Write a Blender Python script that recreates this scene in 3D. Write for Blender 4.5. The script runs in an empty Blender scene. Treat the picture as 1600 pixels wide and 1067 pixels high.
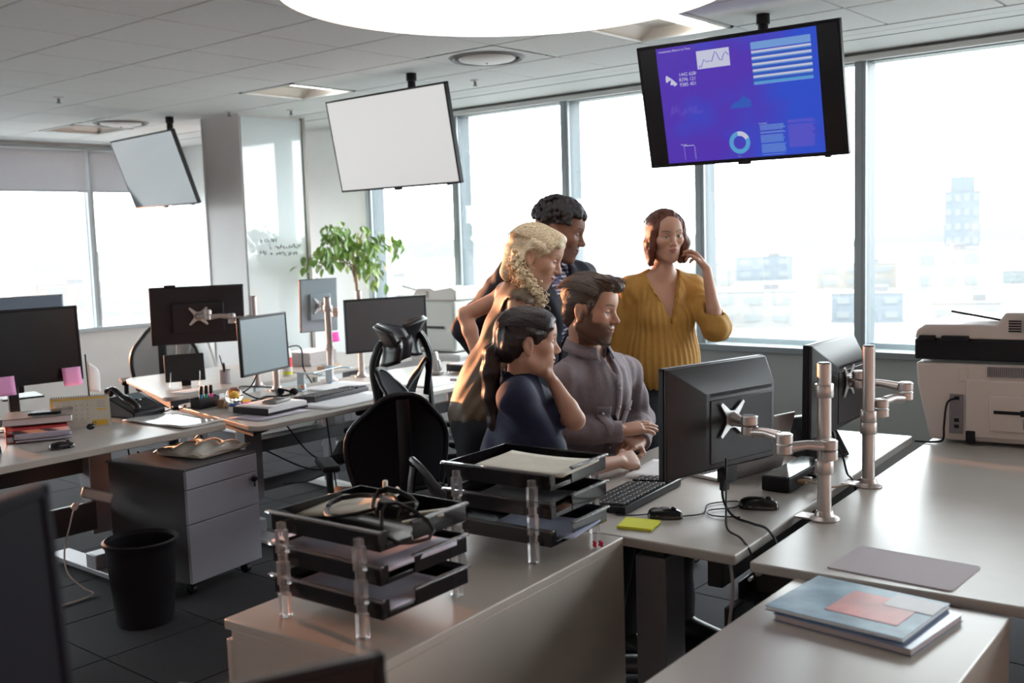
import bpy, bmesh, math, random
import numpy as np
from mathutils import Vector, Matrix, Euler
random.seed(7)
PI = math.pi
SC = bpy.context.scene
COL = SC.collection

# ---------------------------------------------------------------- camera
YAW, PITCH, ROLL = math.radians(-40.03), math.radians(5.72), math.radians(-1.78)
fw = Vector((math.sin(YAW)*math.cos(PITCH), math.cos(YAW)*math.cos(PITCH), -math.sin(PITCH)))
rt = Vector((math.cos(YAW), -math.sin(YAW), 0)); up = rt.cross(fw)
r2 = rt*math.cos(ROLL)+up*math.sin(ROLL); u2 = -rt*math.sin(ROLL)+up*math.cos(ROLL)
cd = bpy.data.cameras.new('camera'); cam = bpy.data.objects.new('camera', cd); COL.objects.link(cam)
cam.matrix_world = Matrix(((r2.x, u2.x, -fw.x, 0), (r2.y, u2.y, -fw.y, 0), (r2.z, u2.z, -fw.z, 1.62), (0, 0, 0, 1)))
cd.sensor_width = 36; cd.lens = 36.6; cd.clip_end = 5000; cd.clip_start = 0.05
cd.dof.use_dof = True; cd.dof.focus_distance = 3.9; cd.dof.aperture_fstop = 3.2
SC.camera = cam
# ---------------------------------------------------------------- sky, sun, exposure
W = bpy.data.worlds.new('world'); SC.world = W; W.use_nodes = True
bg = W.node_tree.nodes['Background']
bg.inputs[0].default_value = (0.93, 0.98, 1.0, 1); bg.inputs[1].default_value = 11.0
sl = bpy.data.lights.new('low_sun', 'SUN'); so = bpy.data.objects.new('low_sun', sl); COL.objects.link(so)
sl.energy = 10.0; sl.angle = math.radians(0.8); sl.color = (1.0, 0.36, 0.14)
so.rotation_euler = Vector((1.0, -0.06, -0.075)).to_track_quat('-Z', 'Y').to_euler(); so.location = (-14, 2, 3)
SC.view_settings.view_transform = 'Standard'; SC.view_settings.look = 'None'
SC.view_settings.gamma = 1; SC.view_settings.use_curve_mapping = False
SC.view_settings.exposure = 0.22
CE = 2.709        # ceiling height
def portal(loc, rot, sx, sy):
    l = bpy.data.lights.new('window_portal', 'AREA'); l.shape = 'RECTANGLE'; l.size = sx; l.size_y = sy
    l.cycles.is_portal = True
    o = bpy.data.objects.new('window_portal', l); COL.objects.link(o); o.location = loc; o.rotation_euler = rot
portal((-1.9, 6.72, 1.72), (-PI/2, 0, 0), 10.6, 1.8)
portal((-10.5, 1.6, 1.6), (0, -PI/2, 0), 1.6, 10.4)

# ---------------------------------------------------------------- materials
MATS = {}
def mat(name, col, rough=.5, metal=0, var=0, vscale=30, bump=0, bscale=200, spec=None, trans=0, ior=1.45, emit=None, estr=0, coat=0, sheen=0, sub=0):
    if name in MATS: return MATS[name]
    m = bpy.data.materials.new(name); m.use_nodes = True; nt = m.node_tree; b = nt.nodes['Principled BSDF']
    b.inputs['Base Color'].default_value = (*col, 1); b.inputs['Roughness'].default_value = rough; b.inputs['Metallic'].default_value = metal
    b.inputs['IOR'].default_value = ior; b.inputs['Transmission Weight'].default_value = trans
    if spec is not None: b.inputs['Specular IOR Level'].default_value = spec
    if coat: b.inputs['Coat Weight'].default_value = coat
    if sheen: b.inputs['Sheen Weight'].default_value = sheen
    if sub: b.inputs['Subsurface Weight'].default_value = sub; b.inputs['Subsurface Radius'].default_value = (.012, .005, .003); b.inputs['Subsurface Scale'].default_value = 1
    if emit: b.inputs['Emission Color'].default_value = (*emit, 1); b.inputs['Emission Strength'].default_value = estr
    tc = None
    if var or bump: tc = nt.nodes.new('ShaderNodeTexCoord')
    if var:
        n = nt.nodes.new('ShaderNodeTexNoise'); n.inputs['Scale'].default_value = vscale; n.inputs['Detail'].default_value = 4
        nt.links.new(tc.outputs['Object'], n.inputs['Vector'])
        r = nt.nodes.new('ShaderNodeValToRGB'); nt.links.new(n.outputs['Fac'], r.inputs[0])
        r.color_ramp.elements[0].color = (*[c*(1-var) for c in col], 1); r.color_ramp.elements[1].color = (*[min(1, c*(1+var)) for c in col], 1)
        r.color_ramp.elements[0].position = .3; r.color_ramp.elements[1].position = .7
        nt.links.new(r.outputs[0], b.inputs['Base Color'])
    if bump:
        n2 = nt.nodes.new('ShaderNodeTexNoise'); n2.inputs['Scale'].default_value = bscale; n2.inputs['Detail'].default_value = 3
        nt.links.new(tc.outputs['Object'], n2.inputs['Vector'])
        bp = nt.nodes.new('ShaderNodeBump'); bp.inputs['Strength'].default_value = bump; bp.inputs['Distance'].default_value = .003
        nt.links.new(n2.outputs['Fac'], bp.inputs['Height']); nt.links.new(bp.outputs[0], b.inputs['Normal'])
    MATS[name] = m; return m
def thin_glass(name, tint=(.97, .99, .99), refl=.06):
    m = bpy.data.materials.new(name); m.use_nodes = True; nt = m.node_tree; nt.nodes.clear()
    o = nt.nodes.new('ShaderNodeOutputMaterial'); t = nt.nodes.new('ShaderNodeBsdfTransparent'); g = nt.nodes.new('ShaderNodeBsdfGlossy')
    t.inputs[0].default_value = (*tint, 1); g.inputs['Roughness'].default_value = .02
    lw = nt.nodes.new('ShaderNodeLayerWeight'); lw.inputs[0].default_value = .5
    pw = nt.nodes.new('ShaderNodeMath'); pw.operation = 'POWER'; pw.inputs[1].default_value = 5; nt.links.new(lw.outputs['Facing'], pw.inputs[0])
    f = nt.nodes.new('ShaderNodeMath'); f.operation = 'MULTIPLY_ADD'; f.inputs[1].default_value = .9; f.inputs[2].default_value = refl; nt.links.new(pw.outputs[0], f.inputs[0])
    mx = nt.nodes.new('ShaderNodeMixShader'); nt.links.new(f.outputs[0], mx.inputs[0]); nt.links.new(t.outputs[0], mx.inputs[1]); nt.links.new(g.outputs[0], mx.inputs[2])
    nt.links.new(mx.outputs[0], o.inputs[0]); MATS[name] = m; return m
GLASS = thin_glass('window_glass')
ACRYL = thin_glass('clear_acrylic', (.90, .90, .92))
WALL = mat('wall_paint', (.84, .87, .87), .6, var=.03, vscale=3)
GREYWALL = mat('grey_paint', (.36, .40, .40), .6, var=.04, vscale=4)
COLW = mat('column_paint', (.80, .79, .79), .5, var=.03, vscale=3)
TILE = mat('ceiling_tile_board', (.82, .85, .85), .85, var=.03, vscale=80, bump=.2, bscale=400)
CGRID = mat('ceiling_grid_metal', (.17, .175, .175), .5)
SOFFIT = mat('soffit_paint', (.72, .75, .75), .6)
MULL = mat('mullion_aluminium', (.30, .34, .36), .4, metal=.2)
SILL = mat('sill_aluminium', (.22, .25, .26), .4, metal=.2)
MULLW = mat('mullion_reveal', (.50, .58, .62), .45)
FINO = mat('outer_fin_aluminium', (.085, .108, .122), .5)
BLIND = mat('roller_blind_fabric', (.52, .56, .60), .8, var=.04, vscale=60)
_nt = BLIND.node_tree; _tl = _nt.nodes.new('ShaderNodeBsdfTranslucent'); _tl.inputs[0].default_value = (.52, .57, .62, 1); _mx = _nt.nodes.new('ShaderNodeMixShader'); _mx.inputs[0].default_value = .22
_nt.links.new(_nt.nodes['Principled BSDF'].outputs[0], _mx.inputs[1]); _nt.links.new(_tl.outputs[0], _mx.inputs[2]); _nt.links.new(_mx.outputs[0], _nt.nodes['Material Output'].inputs[0])
CARPET = mat('carpet_pile', (.021, .0195, .024), .95, var=.35, vscale=160, bump=.6, bscale=500)
CARPET2 = mat('carpet_pile_b', (.017, .016, .019), .95, var=.35, vscale=140, bump=.6, bscale=500)
DESK = mat('desk_laminate', (.44, .405, .375), .34, var=.03, vscale=12)
DESKEDGE = mat('desk_edge', (.42, .37, .35), .45)
CREAM = mat('cabinet_laminate', (.42, .37, .33), .28, var=.025, vscale=6)
DSTEEL = mat('dark_steel', (.055, .052, .058), .45, metal=.3)
GSTEEL = mat('grey_steel', (.24, .23, .25), .45, metal=.3)
PEDG = mat('pedestal_grey', (.30, .30, .35), .45)
BLACK = mat('black_plastic', (.009, .008, .011), .42, spec=.3)
BLACKG = mat('black_gloss', (.010, .010, .012), .12)
BLACKM = mat('black_matte', (.010, .009, .012), .8, spec=.2, bump=.3, bscale=600)
DGREY = mat('charcoal_plastic', (.035, .032, .036), .42)
SILVER = mat('brushed_silver', (.52, .46, .44), .36, metal=.85)
SILV2 = mat('bright_silver', (.66, .66, .67), .3, metal=.8)
WHITEP = mat('white_plastic', (.72, .71, .70), .4)
PRINTW = mat('printer_plastic', (.60, .53, .49), .45, bump=.1, bscale=700)
PAPER = mat('paper', (.76, .75, .77), .8, var=.03, vscale=20)
PAPERL = mat('lilac_paper', (.50, .46, .55), .8, var=.06, vscale=15)
PAPERC = mat('cream_paper', (.62, .58, .50), .8, var=.06, vscale=15)
PINK = mat('pink_note', (.78, .34, .62), .75)
HOTPINK = mat('hot_pink_note', (.95, .10, .48), .75)
YELNOTE = mat('lime_note', (.62, .64, .03), .75)
RED = mat('red_card', (.50, .035, .04), .5)
YEL = mat('yellow_print', (.78, .48, .06), .6)
GREEN = mat('green_plastic', (.03, .38, .24), .4)
BLUE = mat('blue_plastic', (.05, .28, .50), .4)
WOODN = mat('kraft_box', (.36, .22, .12), .7)

# ---------------------------------------------------------------- mesh helpers
class MB:
    def __init__(s): s.v = []; s.f = []; s.m = []; s.mi = 0; s.T = None
    def _add(s, vs, fs):
        n = len(s.v)
        if s.T is not None: vs = [tuple(s.T @ Vector(q)) for q in vs]
        s.v.extend([tuple(q) for q in vs]); s.f.extend([tuple(i+n for i in f) for f in fs]); s.m.extend([s.mi]*len(fs)); return s
    def box(s, c, d, rot=None):
        x, y, z = d[0]/2, d[1]/2, d[2]/2
        vs = [Vector((i*x, j*y, k*z)) for i in (-1, 1) for j in (-1, 1) for k in (-1, 1)]
        if rot is not None: E = Euler(rot).to_matrix(); vs = [E @ q for q in vs]
        vs = [q+Vector(c) for q in vs]
        return s._add(vs, [(0, 1, 3, 2), (4, 6, 7, 5), (0, 4, 5, 1), (2, 3, 7, 6), (0, 2, 6, 4), (1, 5, 7, 3)])
    def tube(s, pts, r, n=10, cap=True, flat=None):
        pts = [Vector(p) for p in pts]; rs = r if hasattr(r, '__len__') else [r]*len(pts); vs = []; fs = []
        prev = None
        for i, p in enumerate(pts):
            t = (pts[min(i+1, len(pts)-1)]-pts[max(i-1, 0)])
            if t.length < 1e-9: t = Vector((0, 0, 1))
            t.normalize()
            if prev is None:
                a = t.orthogonal().normalized()
                if abs(t.z) < .95: a = Vector((0, 0, 1)).cross(t).normalized()
            else: a = (prev-t*prev.dot(t)); a = a.normalized() if a.length > 1e-6 else t.orthogonal().normalized()
            prev = a; b = t.cross(a)
            for k in range(n):
                w = 2*PI*k/n; vs.append(p+(a*math.cos(w)+b*math.sin(w)*(flat or 1))*rs[i])
        m = len(pts)
        for i in range(m-1):
            for k in range(n): k2 = (k+1) % n; fs.append((i*n+k, i*n+k2, (i+1)*n+k2, (i+1)*n+k))
        if cap: fs.append(tuple(range(n))[::-1]); fs.append(tuple((m-1)*n+k for k in range(n)))
        return s._add(vs, fs)
    def cyl(s, p0, p1, r0, r1=None, n=20): return s.tube([p0, p1], [r0, r0 if r1 is None else r1], n)
    def lathe(s, prof, n=24, c=(0, 0, 0), cap=True):
        vs = []; fs = []
        for (r, z) in prof:
            for k in range(n): w = 2*PI*k/n; vs.append((c[0]+r*math.cos(w), c[1]+r*math.sin(w), c[2]+z))
        m = len(prof)
        for i in range(m-1):
            for k in range(n): k2 = (k+1) % n; fs.append((i*n+k, i*n+k2, (i+1)*n+k2, (i+1)*n+k))
        if cap: fs.append(tuple(range(n))[::-1]); fs.append(tuple((m-1)*n+k for k in range(n)))
        return s._add(vs, fs)
    def prism(s, poly, z0, z1, axis='z'):
        n = len(poly)
        def P(a, b, h): return {'z': (a, b, h), 'x': (h, a, b), 'y': (a, h, b)}[axis]
        vs = [P(a, b, z0) for a, b in poly]+[P(a, b, z1) for a, b in poly]
        fs = [tuple(range(n))[::-1], tuple(range(n, 2*n))]+[(i, (i+1) % n, n+(i+1) % n, n+i) for i in range(n)]
        return s._add(vs, fs)
    def grid(s, fn, nu, nv, closed=False):
        vs = [fn(i/(nu-1), j/(nv-1)) for i in range(nu) for j in range(nv)]
        fs = [(i*nv+j, (i+1)*nv+j, (i+1)*nv+j+1, i*nv+j+1) for i in range(nu-1) for j in range(nv-1)]
        return s._add(vs, fs)
    def sphere(s, c, r, nu=14, nv=9):
        rr = r if hasattr(r, '__len__') else (r, r, r)
        prof = [(math.sin(PI*i/(nv)), -math.cos(PI*i/(nv))) for i in range(nv+1)]
        prof[0] = (.02, -1); prof[-1] = (.02, 1); vs = []; fs = []
        for (a, z) in prof:
            for k in range(nu): w = 2*PI*k/nu; vs.append((c[0]+rr[0]*a*math.cos(w), c[1]+rr[1]*a*math.sin(w), c[2]+rr[2]*z))
        for i in range(nv):
            for k in range(nu): k2 = (k+1) % nu; fs.append((i*nu+k, i*nu+k2, (i+1)*nu+k2, (i+1)*nu+k))
        fs.append(tuple(range(nu))[::-1]); fs.append(tuple(nv*nu+k for k in range(nu)))
        return s._add(vs, fs)
    def build(s, name, m, parent=None, bevel=0, smooth=True, seg=2, solid=0, sub=0, ang=40):
        me = bpy.data.meshes.new(name); me.from_pydata(s.v, [], s.f)
        ml = m if isinstance(m, (list, tuple)) else [m]
        for q in ml: me.materials.append(q)
        if len(ml) > 1: me.polygons.foreach_set('material_index', s.m)
        bm = bmesh.new(); bm.from_mesh(me); bmesh.ops.recalc_face_normals(bm, faces=bm.faces)
        bm.to_mesh(me); bm.free()
        if smooth: me.polygons.foreach_set('use_smooth', [True]*len(me.polygons)); me.set_sharp_from_angle(angle=math.radians(ang))
        o = bpy.data.objects.new(name, me); COL.objects.link(o)
        if parent is not None: o.parent = parent
        if solid: q = o.modifiers.new('solid', 'SOLIDIFY'); q.thickness = solid; q.offset = 0
        if sub: q = o.modifiers.new('sub', 'SUBSURF'); q.levels = sub; q.render_levels = sub
        if bevel: q = o.modifiers.new('bevel', 'BEVEL'); q.width = bevel; q.segments = seg; q.limit_method = 'ANGLE'; q.angle_limit = math.radians(35)
        return o
def tag(o, label, cat, group=None):
    o['label'] = label; o['category'] = cat
    if group: o['group'] = group
    return o
def thing(name, label, cat, loc=(0, 0, 0), rz=0, group=None, rot=None):
    o = bpy.data.objects.new(name, None); COL.objects.link(o); o.empty_display_size = .1
    o.location = loc; o.rotation_euler = rot if rot else (0, 0, rz); return tag(o, label, cat, group)
def struct(o): o['kind'] = 'structure'; return o
def box1(name, c, d, m, parent=None, bevel=0, rot=None): return MB().box(c, d, rot).build(name, m, parent, bevel)
def share(o, parent, loc=None, rz=None):
    c = o.copy(); COL.objects.link(c); c.parent = parent
    if loc is not None: c.location = loc
    if rz is not None: c.rotation_euler = (0, 0, rz)
    return c
def copy_tree(o, parent=None):
    c = o.copy(); COL.objects.link(c); c.parent = parent
    for ch in [q for q in bpy.data.objects if q.parent == o]: copy_tree(ch, c)
    return c
def smoothpath(pts, n=8):
    # Catmull-Rom through the points
    P = [Vector(p) for p in pts]; P = [P[0]*2-P[1]]+P+[P[-1]*2-P[-2]]; out = []
    for i in range(1, len(P)-2):
        for k in range(n):
            t = k/n; a, b, c, d = P[i-1], P[i], P[i+1], P[i+2]
            out.append(.5*((2*b)+(c-a)*t+(2*a-5*b+4*c-d)*t*t+(3*b-a-3*c+d)*t**3))
    out.append(P[-2]); return out

# ---------------------------------------------------------------- room shell
fl = struct(box1('floor', (-2.7, 1.3, -.06), (15.4, 10.7, .1), CARPET2))
tm = None
for i in range(14):
    for j in range(11):
        x = -7.6+.5*i; y = .25+.5*j
        if tm is None:
            tm = MB().box((0, 0, .0), (.494, .494, .012)).build('carpet_tile', CARPET, fl, bevel=.002, smooth=False)
            tm.location = (x, y, -.0062)
        else: share(tm, fl, (x, y, -.0062))
cl = struct(box1('ceiling', (-2.7, 1.3, CE+.15), (15.4, 10.7, .1), SOFFIT))
struct_list = []
GX, GY = .605, .5955
X0, Y0 = -4.552, 2.225
holes = {}
t0 = None
for j in range(-10, 8):
    for i in range(-2, 6):
        cx = X0+(j+.5)*GX; cy = Y0+(i+.5)*GY
        if cx-GX/2 < -10.36: continue
        if (j, i) in ((0, 4), (-3, 4), (2, 4), (-8, 4), (-7, 4)): holes[(j, i)] = (cx, cy); continue
        if t0 is None:
            t0 = MB().box((0, 0, 0), (GX-.014, GY-.018, .016)).build('ceiling_tile', TILE, cl, bevel=.003, smooth=False)
            t0.location = (cx, cy, CE+.008)
        else: share(t0, cl, (cx, cy, CE+.008))
gb = MB()
for i in range(-2, 7): gb.box((-2.7, Y0+i*GY, CE+.018), (15.3, .03, .004))
for j in range(-10, 9): gb.box((X0+j*GX, 3.4, CE+.021), (.022, 5.0, .004))
gb.build('ceiling_grid', CGRID, cl)
MB().box((-2.7, 6.19, CE+.008), (15.2, .76, .018)).box((-2.7, 5.955, CE+.004), (15.2, .01, .012)).build('soffit_panel', SOFFIT, cl)
MB().box((-2.7, 6.10, CE-.002), (15.2, .006, .003)).build('shadow_gap', CGRID, cl)
MB().box((-10.18, 3.4, CE+.008), (.34, 4.9, .018)).build('edge_panel', SOFFIT, cl)
MB().box((2.70, 3.4, CE+.008), (4.7, 4.9, .018)).build('edge_panel', TILE, cl)
MB().box((-2.7, -1.45, CE+.008), (15.3, 5.1, .018)).build('ceiling_panel', TILE, cl)

# back wall with the long window band
def wall(name, boxes, m):
    b = MB()
    for c, d in boxes: b.box(c, d)
    return struct(b.build(name, m, None, smooth=False))
YW = 6.6; SH = .82; HH = 2.655
wb = wall('wall_back', [((-1.0, YW+.09, .40), (12.4, .18, .80)), ((-1.0, YW+.09, 2.76), (12.4, .18, .21))], GREYWALL)
wbl = wall('wall_back_left', [((-8.83, YW+.09, 1.43), (3.26, .18, 2.86))], WALL)
MXS = [-7.21, -6.11, -4.935, -3.752, -2.59, -1.43, -.27, .89, 2.05, 3.2, 4.35]
for k in range(len(MXS)-1):
    xa, xb = MXS[k], MXS[k+1]
    w = struct(MB().box(((xa+xb)/2, YW+.02, SH-.022), (xb-xa, .16, .044)).build('window_%d' % (k+1), SILL, None, bevel=.004))
    MB().box(((xa+xb)/2, YW+.13, SH+.02), (xb-xa, .05, .04)).build('bottom_rail', MULLW, w)
    MB().box(((xa+xb)/2, YW+.0, 2.672), (xb-xa, .10, .034)).build('blind_box', SOFFIT, w)
    MB().box((xa, YW-.006, (SH+HH)/2), (.074, .020, HH-SH)).box((xa+.008, YW-.017, (SH+HH)/2), (.012, .006, HH-SH)).build('mullion', MULL, w)
    MB().box((xa, YW+.078, (SH+HH)/2), (.070, .15, HH-SH)).build('mullion_fin', FINO, w)
    MB().box(((xa+xb)/2, YW+.03, (SH+HH)/2), (xb-xa-.070, .006, HH-SH)).build('pane', GLASS, w)
# left wall
XW = -10.35
wl = wall('wall_left', [((XW-.09, 1.3, .40), (.18, 10.8, .80)), ((XW-.09, 1.3, 2.745), (.18, 10.8, .23))], WALL)
MYS = [6.72, 5.56, 4.40, 3.24, 2.08, .92, -.24, -1.4, -2.56, -3.72]
for k in range(len(MYS)-1):
    ya, yb = MYS[k], MYS[k+1]; ym = (ya+yb)/2; L = ya-yb
    w = struct(MB().box((XW-.02, ym, SH-.022), (.16, L, .044)).build('window_%d' % (k+11), MULLW, None, bevel=.004))
    MB().box((XW-.10, yb, (SH+2.63)/2), (.14, .05, 2.63-SH)).box((XW-.012, yb+.02, (SH+2.63)/2), (.05, .07, 2.63-SH)).build('mullion_fin', MULLW, w)
    MB().box((XW+.008, yb+.03, (SH+2.63)/2), (.012, .012, 2.63-SH)).build('mullion', MULL, w)
    MB().box((XW-.15, ym, (SH+2.63)/2), (.006, L-.05, 2.63-SH)).build('pane', GLASS, w)
    MB().box((XW+.035, ym, 2.43), (.004, L-.045, .42)).cyl((XW+.035, yb+.0225, 2.222), (XW+.035, ya-.0225, 2.222), .009).build('roller_blind', BLIND, w)
    MB().box((XW+.02, ym, 2.66), (.09, L, .03)).build('blind_box', MULL, w)
wall('wall_right', [((5.05, 1.3, 1.43), (.1, 10.8, 2.86))], WALL)
wall('wall_front', [((-2.7, -4.05, 1.43), (15.4, .1, 2.86))], WALL)
# square column with a writing board on its right face
co = struct(MB().box((-7.59, 5.625, 1.36), (.53, .67, 2.72)).build('wall_column', COLW, None, bevel=.004))
WBM = mat('whiteboard_gloss', (.66, .72, .74), .06, coat=.5)
MB().box((-7.319, 5.615, 1.36), (.012, .63, 2.66)).build('writing_board', WBM, co)
MB().box((-7.312, 5.945, 1.36), (.03, .032, 2.70)).build('edge_strip', mat('strip_taupe', (.30, .29, .26), .5), co)
MB().box((-7.845, 5.285, 1.36), (.012, .012, 2.70)).build('corner_bead', SOFFIT, co)
wr = MB(); rr = random.Random(3)
for (y0, z0, n, s) in ((5.44, 1.655, 7, .028), (5.52, 1.605, 1, .045), (5.575, 1.60, 10, .034), (5.42, 1.555, 3, .03), (5.53, 1.545, 1, .045), (5.59, 1.54, 8, .034)):
    for k in range(n):
        yy = y0+k*s*.85; pts = []
        for q in range(6): pts.append((-7.312, yy+rr.uniform(0, s*.8), z0+rr.uniform(-.5, .5)*s*1.3))
        wr.tube(pts, .0022, 4)
wr.build('handwriting', mat('marker_grey', (.20, .22, .25), .6), co)

# ceiling fittings
LAMP = mat('lamp_glow', (.9, .9, .9), .5, emit=(1, .97, .93), estr=9)
t = thing('pendant_lamp', 'huge round glowing white disc lamp hanging at the top', 'lamp', (-2.50, 3.02, 2.50))
n = 72
MB().lathe([(.02, .004), (.70, .0), (.80, .004), (.842, .016)], n).build('diffuser', mat('pendant_glow', (.9, .88, .86), .4, emit=(1, .96, .92), estr=1.35), t)
MB().lathe([(.842, .012), (.862, .018), (.868, .05), (.855, .085), (.80, .10), (.02, .10)], n, cap=False).build('housing', mat('pendant_rim', (.80, .76, .73), .4), t)
for a in (0, 2.1, 4.2): MB().cyl((.5*math.cos(a), .5*math.sin(a), .10), (.5*math.cos(a), .5*math.sin(a), CE-2.50), .003, n=6).build('suspension_wire', SILV2, t)
MB().lathe([(.06, CE-2.50-.03), (.06, CE-2.50)], 20).build('canopy', WHITEP, t)
def recessed(key, label, lit, y_off):
    cx, cy = holes[key]
    t = thing('recessed_light', label, 'ceiling light', (cx, cy, CE), 0, 'recessed fittings in the tiled ceiling')
    a, b = GX/2-.006, GY/2-.008
    MB().box((-a+.012, 0, .0), (.024, 2*b, .012)).box((a-.012, 0, 0), (.024, 2*b, .012)).box((0, b-.012, 0), (2*a, .024, .012)).box((0, -b+.012, 0), (2*a, .024, .012)).build('frame', SOFFIT, t)
    MB()._add([(-a, -b, 0), (a, -b, 0), (a, b, 0), (-a, b, 0), (-a+.1, -b+.03, .06), (a-.1, -b+.03, .06), (a-.1, b-.03, .06), (-a+.1, b-.03, .06)],
        [(0, 1, 5, 4), (1, 2, 6, 5), (2, 3, 7, 6), (3, 0, 4, 7), (4, 5, 6, 7)]).build('reflector', mat('reflector_cream', (.72, .68, .62), .4), t, smooth=False)
    MB().box((.12, 0, .035), (.10, 2*b-.10, .018)).build('tube_cover', LAMP if lit else WHITEP, t, bevel=.004)
recessed((-3, 4), 'lit square recessed ceiling light above the blank white screen', True, 0)
recessed((2, 4), 'recessed ceiling light half hidden behind the blue dashboard screen', True, 0)
recessed((-8, 4), 'pale recessed ceiling light nearest the roller blinds', False, 0)
def diffuser(key, label, full=True):
    cx, cy = holes[key]
    t = thing('air_diffuser', label, 'air vent', (cx, cy, CE), 0, 'round air diffusers in the ceiling')
    b = MB(); a = GX/2-.006; c = GY/2-.008
    for k in range(40):
        w0, w1 = 2*PI*k/40, 2*PI*(k+1)/40
        def sq(w):
            q = 1/max(abs(math.cos(w)), abs(math.sin(w))); return (a*q*math.cos(w), c*q*math.sin(w), .0)
        b._add([sq(w0), sq(w1), (.235*math.cos(w1), .235*math.sin(w1), .003), (.235*math.cos(w0), .235*math.sin(w0), .003)], [(0, 1, 2, 3)])
    b.build('plate', SOFFIT, t)
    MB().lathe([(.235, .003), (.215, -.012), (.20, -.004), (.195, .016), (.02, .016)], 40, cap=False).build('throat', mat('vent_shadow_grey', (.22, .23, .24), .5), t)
    MB().lathe([(.02, -.028), (.10, -.026), (.165, -.012), (.175, -.004), (.16, .004), (.02, .006)], 40).build('cone', WHITEP, t)
    MB().sphere((0, 0, -.03), .007, 8, 6).build('screw', SILVER, t)
diffuser((0, 4), 'round air diffuser just below the big disc lamp')
diffuser((-7, 4), 'round air diffuser near the leftmost hanging screen')
for (x, y, lb) in ((-7.28, 3.74, 'small sprinkler head alone on the far left ceiling'), (-7.25, 5.15, 'small sprinkler head on the ceiling before the grey column'), (-6.9, 5.50, 'small sprinkler head on the ceiling above the writing board'), (-4.88, 5.50, 'small sprinkler head on the ceiling below the round diffuser')):
    t = thing('sprinkler', lb, 'sprinkler', (x, y, CE), 0, 'ceiling sprinkler heads')
    MB().lathe([(.035, 0), (.033, -.006), (.012, -.01)], 16).build('rosette', WHITEP, t)
    MB().lathe([(.010, -.008), (.009, -.035), (.016, -.038), (.016, -.042), (.004, -.043)], 12).build('nozzle', GSTEEL, t)
# ================================================================ furniture
def rpoly(pts, rads, n=5):
    out = []; m = len(pts)
    for i, p in enumerate(pts):
        r = rads[i] if hasattr(rads, '__len__') else rads
        if r <= 0: out.append(p); continue
        a = Vector(pts[i-1])-Vector(p); b = Vector(pts[(i+1) % m])-Vector(p); a.normalize(); b.normalize(); P0 = Vector(p)
        for k in range(n+1):
            t = k/n; q = (P0+a*r)*(1-t)**2+P0*2*t*(1-t)+(P0+b*r)*t*t; out.append((q.x, q.y))
    return out
def desk(label, loc, rz, poly, rads, legs, beams, h=.73, th=.026, group=None, apron=None):
    t = thing('desk', label, 'desk', (loc[0], loc[1], 0), rz, group)
    MB().prism(rpoly(poly, rads), h-th, h).build('tabletop', DESK, t, bevel=.004)
    for (x, y, w, d, foot) in legs:
        l = MB().box((x, y, .20+h/2-.12), (w, d, h-.30)).build('leg', GSTEEL, t, bevel=.004)
        MB().box((x, y, h-.12), (w*.78, d*.78, .188)).build('leg_extension', DSTEEL, l, bevel=.003)
        if foot: MB().box((x+foot[0], y, .035), (foot[1], d*.95, .03)).box((x, y, .085), (w, d, .075)).build('foot', GSTEEL, l, bevel=.006)
    for (c, d) in beams: MB().box(c, d).build('beam', DSTEEL, t, bevel=.004)
    if apron: MB().prism(apron, h-th-.055, h-th-.001).build('under_frame', DSTEEL, t)
    return t
main = desk('pale desk the seated pair work at, near cut corner', (-1.339, 2.517), math.radians(5.0), [(-.86, .035), (0, 0), (0, 1.90), (-.86, 1.90)], [.01, .012, .012, .01],
    [(-.30, .14, .10, .13, (-.06, .66)), (-.30, 1.72, .10, .13, (-.06, .66))], [((-.16, .95, .60), (.05, 1.45, .11)), ((-.08, .95, .44), (.03, 1.62, .16))], th=.03)
rdesk = desk('pale desk at the right edge holding the printer', (-1.281, 2.488), math.radians(4.2), [(0, 0), (1.75, 0), (1.75, 2.62), (0, 2.62)], [.012]*4,
    [(.75, .14, .10, .10, (0, .66)), (.75, 2.4, .10, .10, (0, .66))], [((.42, 1.2, .60), (.05, 2.1, .11)), ((.10, 1.2, .47), (.02, 2.3, .12))], th=.028)
# cable channel in the gap between the two
t = thing('cable_tray', 'dark cable channel running in the gap between the two desks', 'cable tray', (-1.325, 2.60, 0), math.radians(4.8))
MB().box((.02, .95, .575), (.13, 1.9, .004)).box((-.045, .95, .60), (.003, 1.9, .05)).box((.085, .95, .60), (.003, 1.9, .05)).build('channel', DSTEEL, t)
MB().cyl((.015, .0, .662), (.015, 1.9, .662), .008, n=10).cyl((-.012, .0, .640), (-.012, 1.9, .640), .006, n=10).build('rail', SILV2, t)
for y in (.1, .95, 1.8): MB().box((.02, y, .615), (.12, .02, .075)).build('bracket', DSTEEL, t)

def cabinet(label, loc, rz, w, l, h):
    t = thing('cabinet', label, 'cabinet', (loc[0], loc[1], 0), rz)
    MB().box((-w/2+.011, l/2, (h-.024)/2+.04), (w-.024, l-.004, h-.024-.08)).build('body', CREAM, t, bevel=.002)
    MB().box((-w/2, l/2, h-.013), (w, l, .026)).build('top', CREAM, t, bevel=.004, seg=3)
    MB().box((-w/2, l/2, .04), (w-.05, l-.05, .08)).build('plinth', BLACK, t)
    for k in range(2):
        d = MB().box((-w+.012, l*(.25+.5*k), h/2+.01), (.018, l/2-.006, h-.12)).build('door', CREAM, t, bevel=.002)
        MB().box((-w-.005, l*(.25+.5*k)+(.16 if k == 0 else -.16), h-.2), (.016, .012, .12)).build('handle', SILV2, d, bevel=.003)
    return t
cabinet('low cream storage cabinet carrying the two letter tray stacks', (-1.596, 1.443), math.radians(5.0), .512, 1.055, .73)
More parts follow.
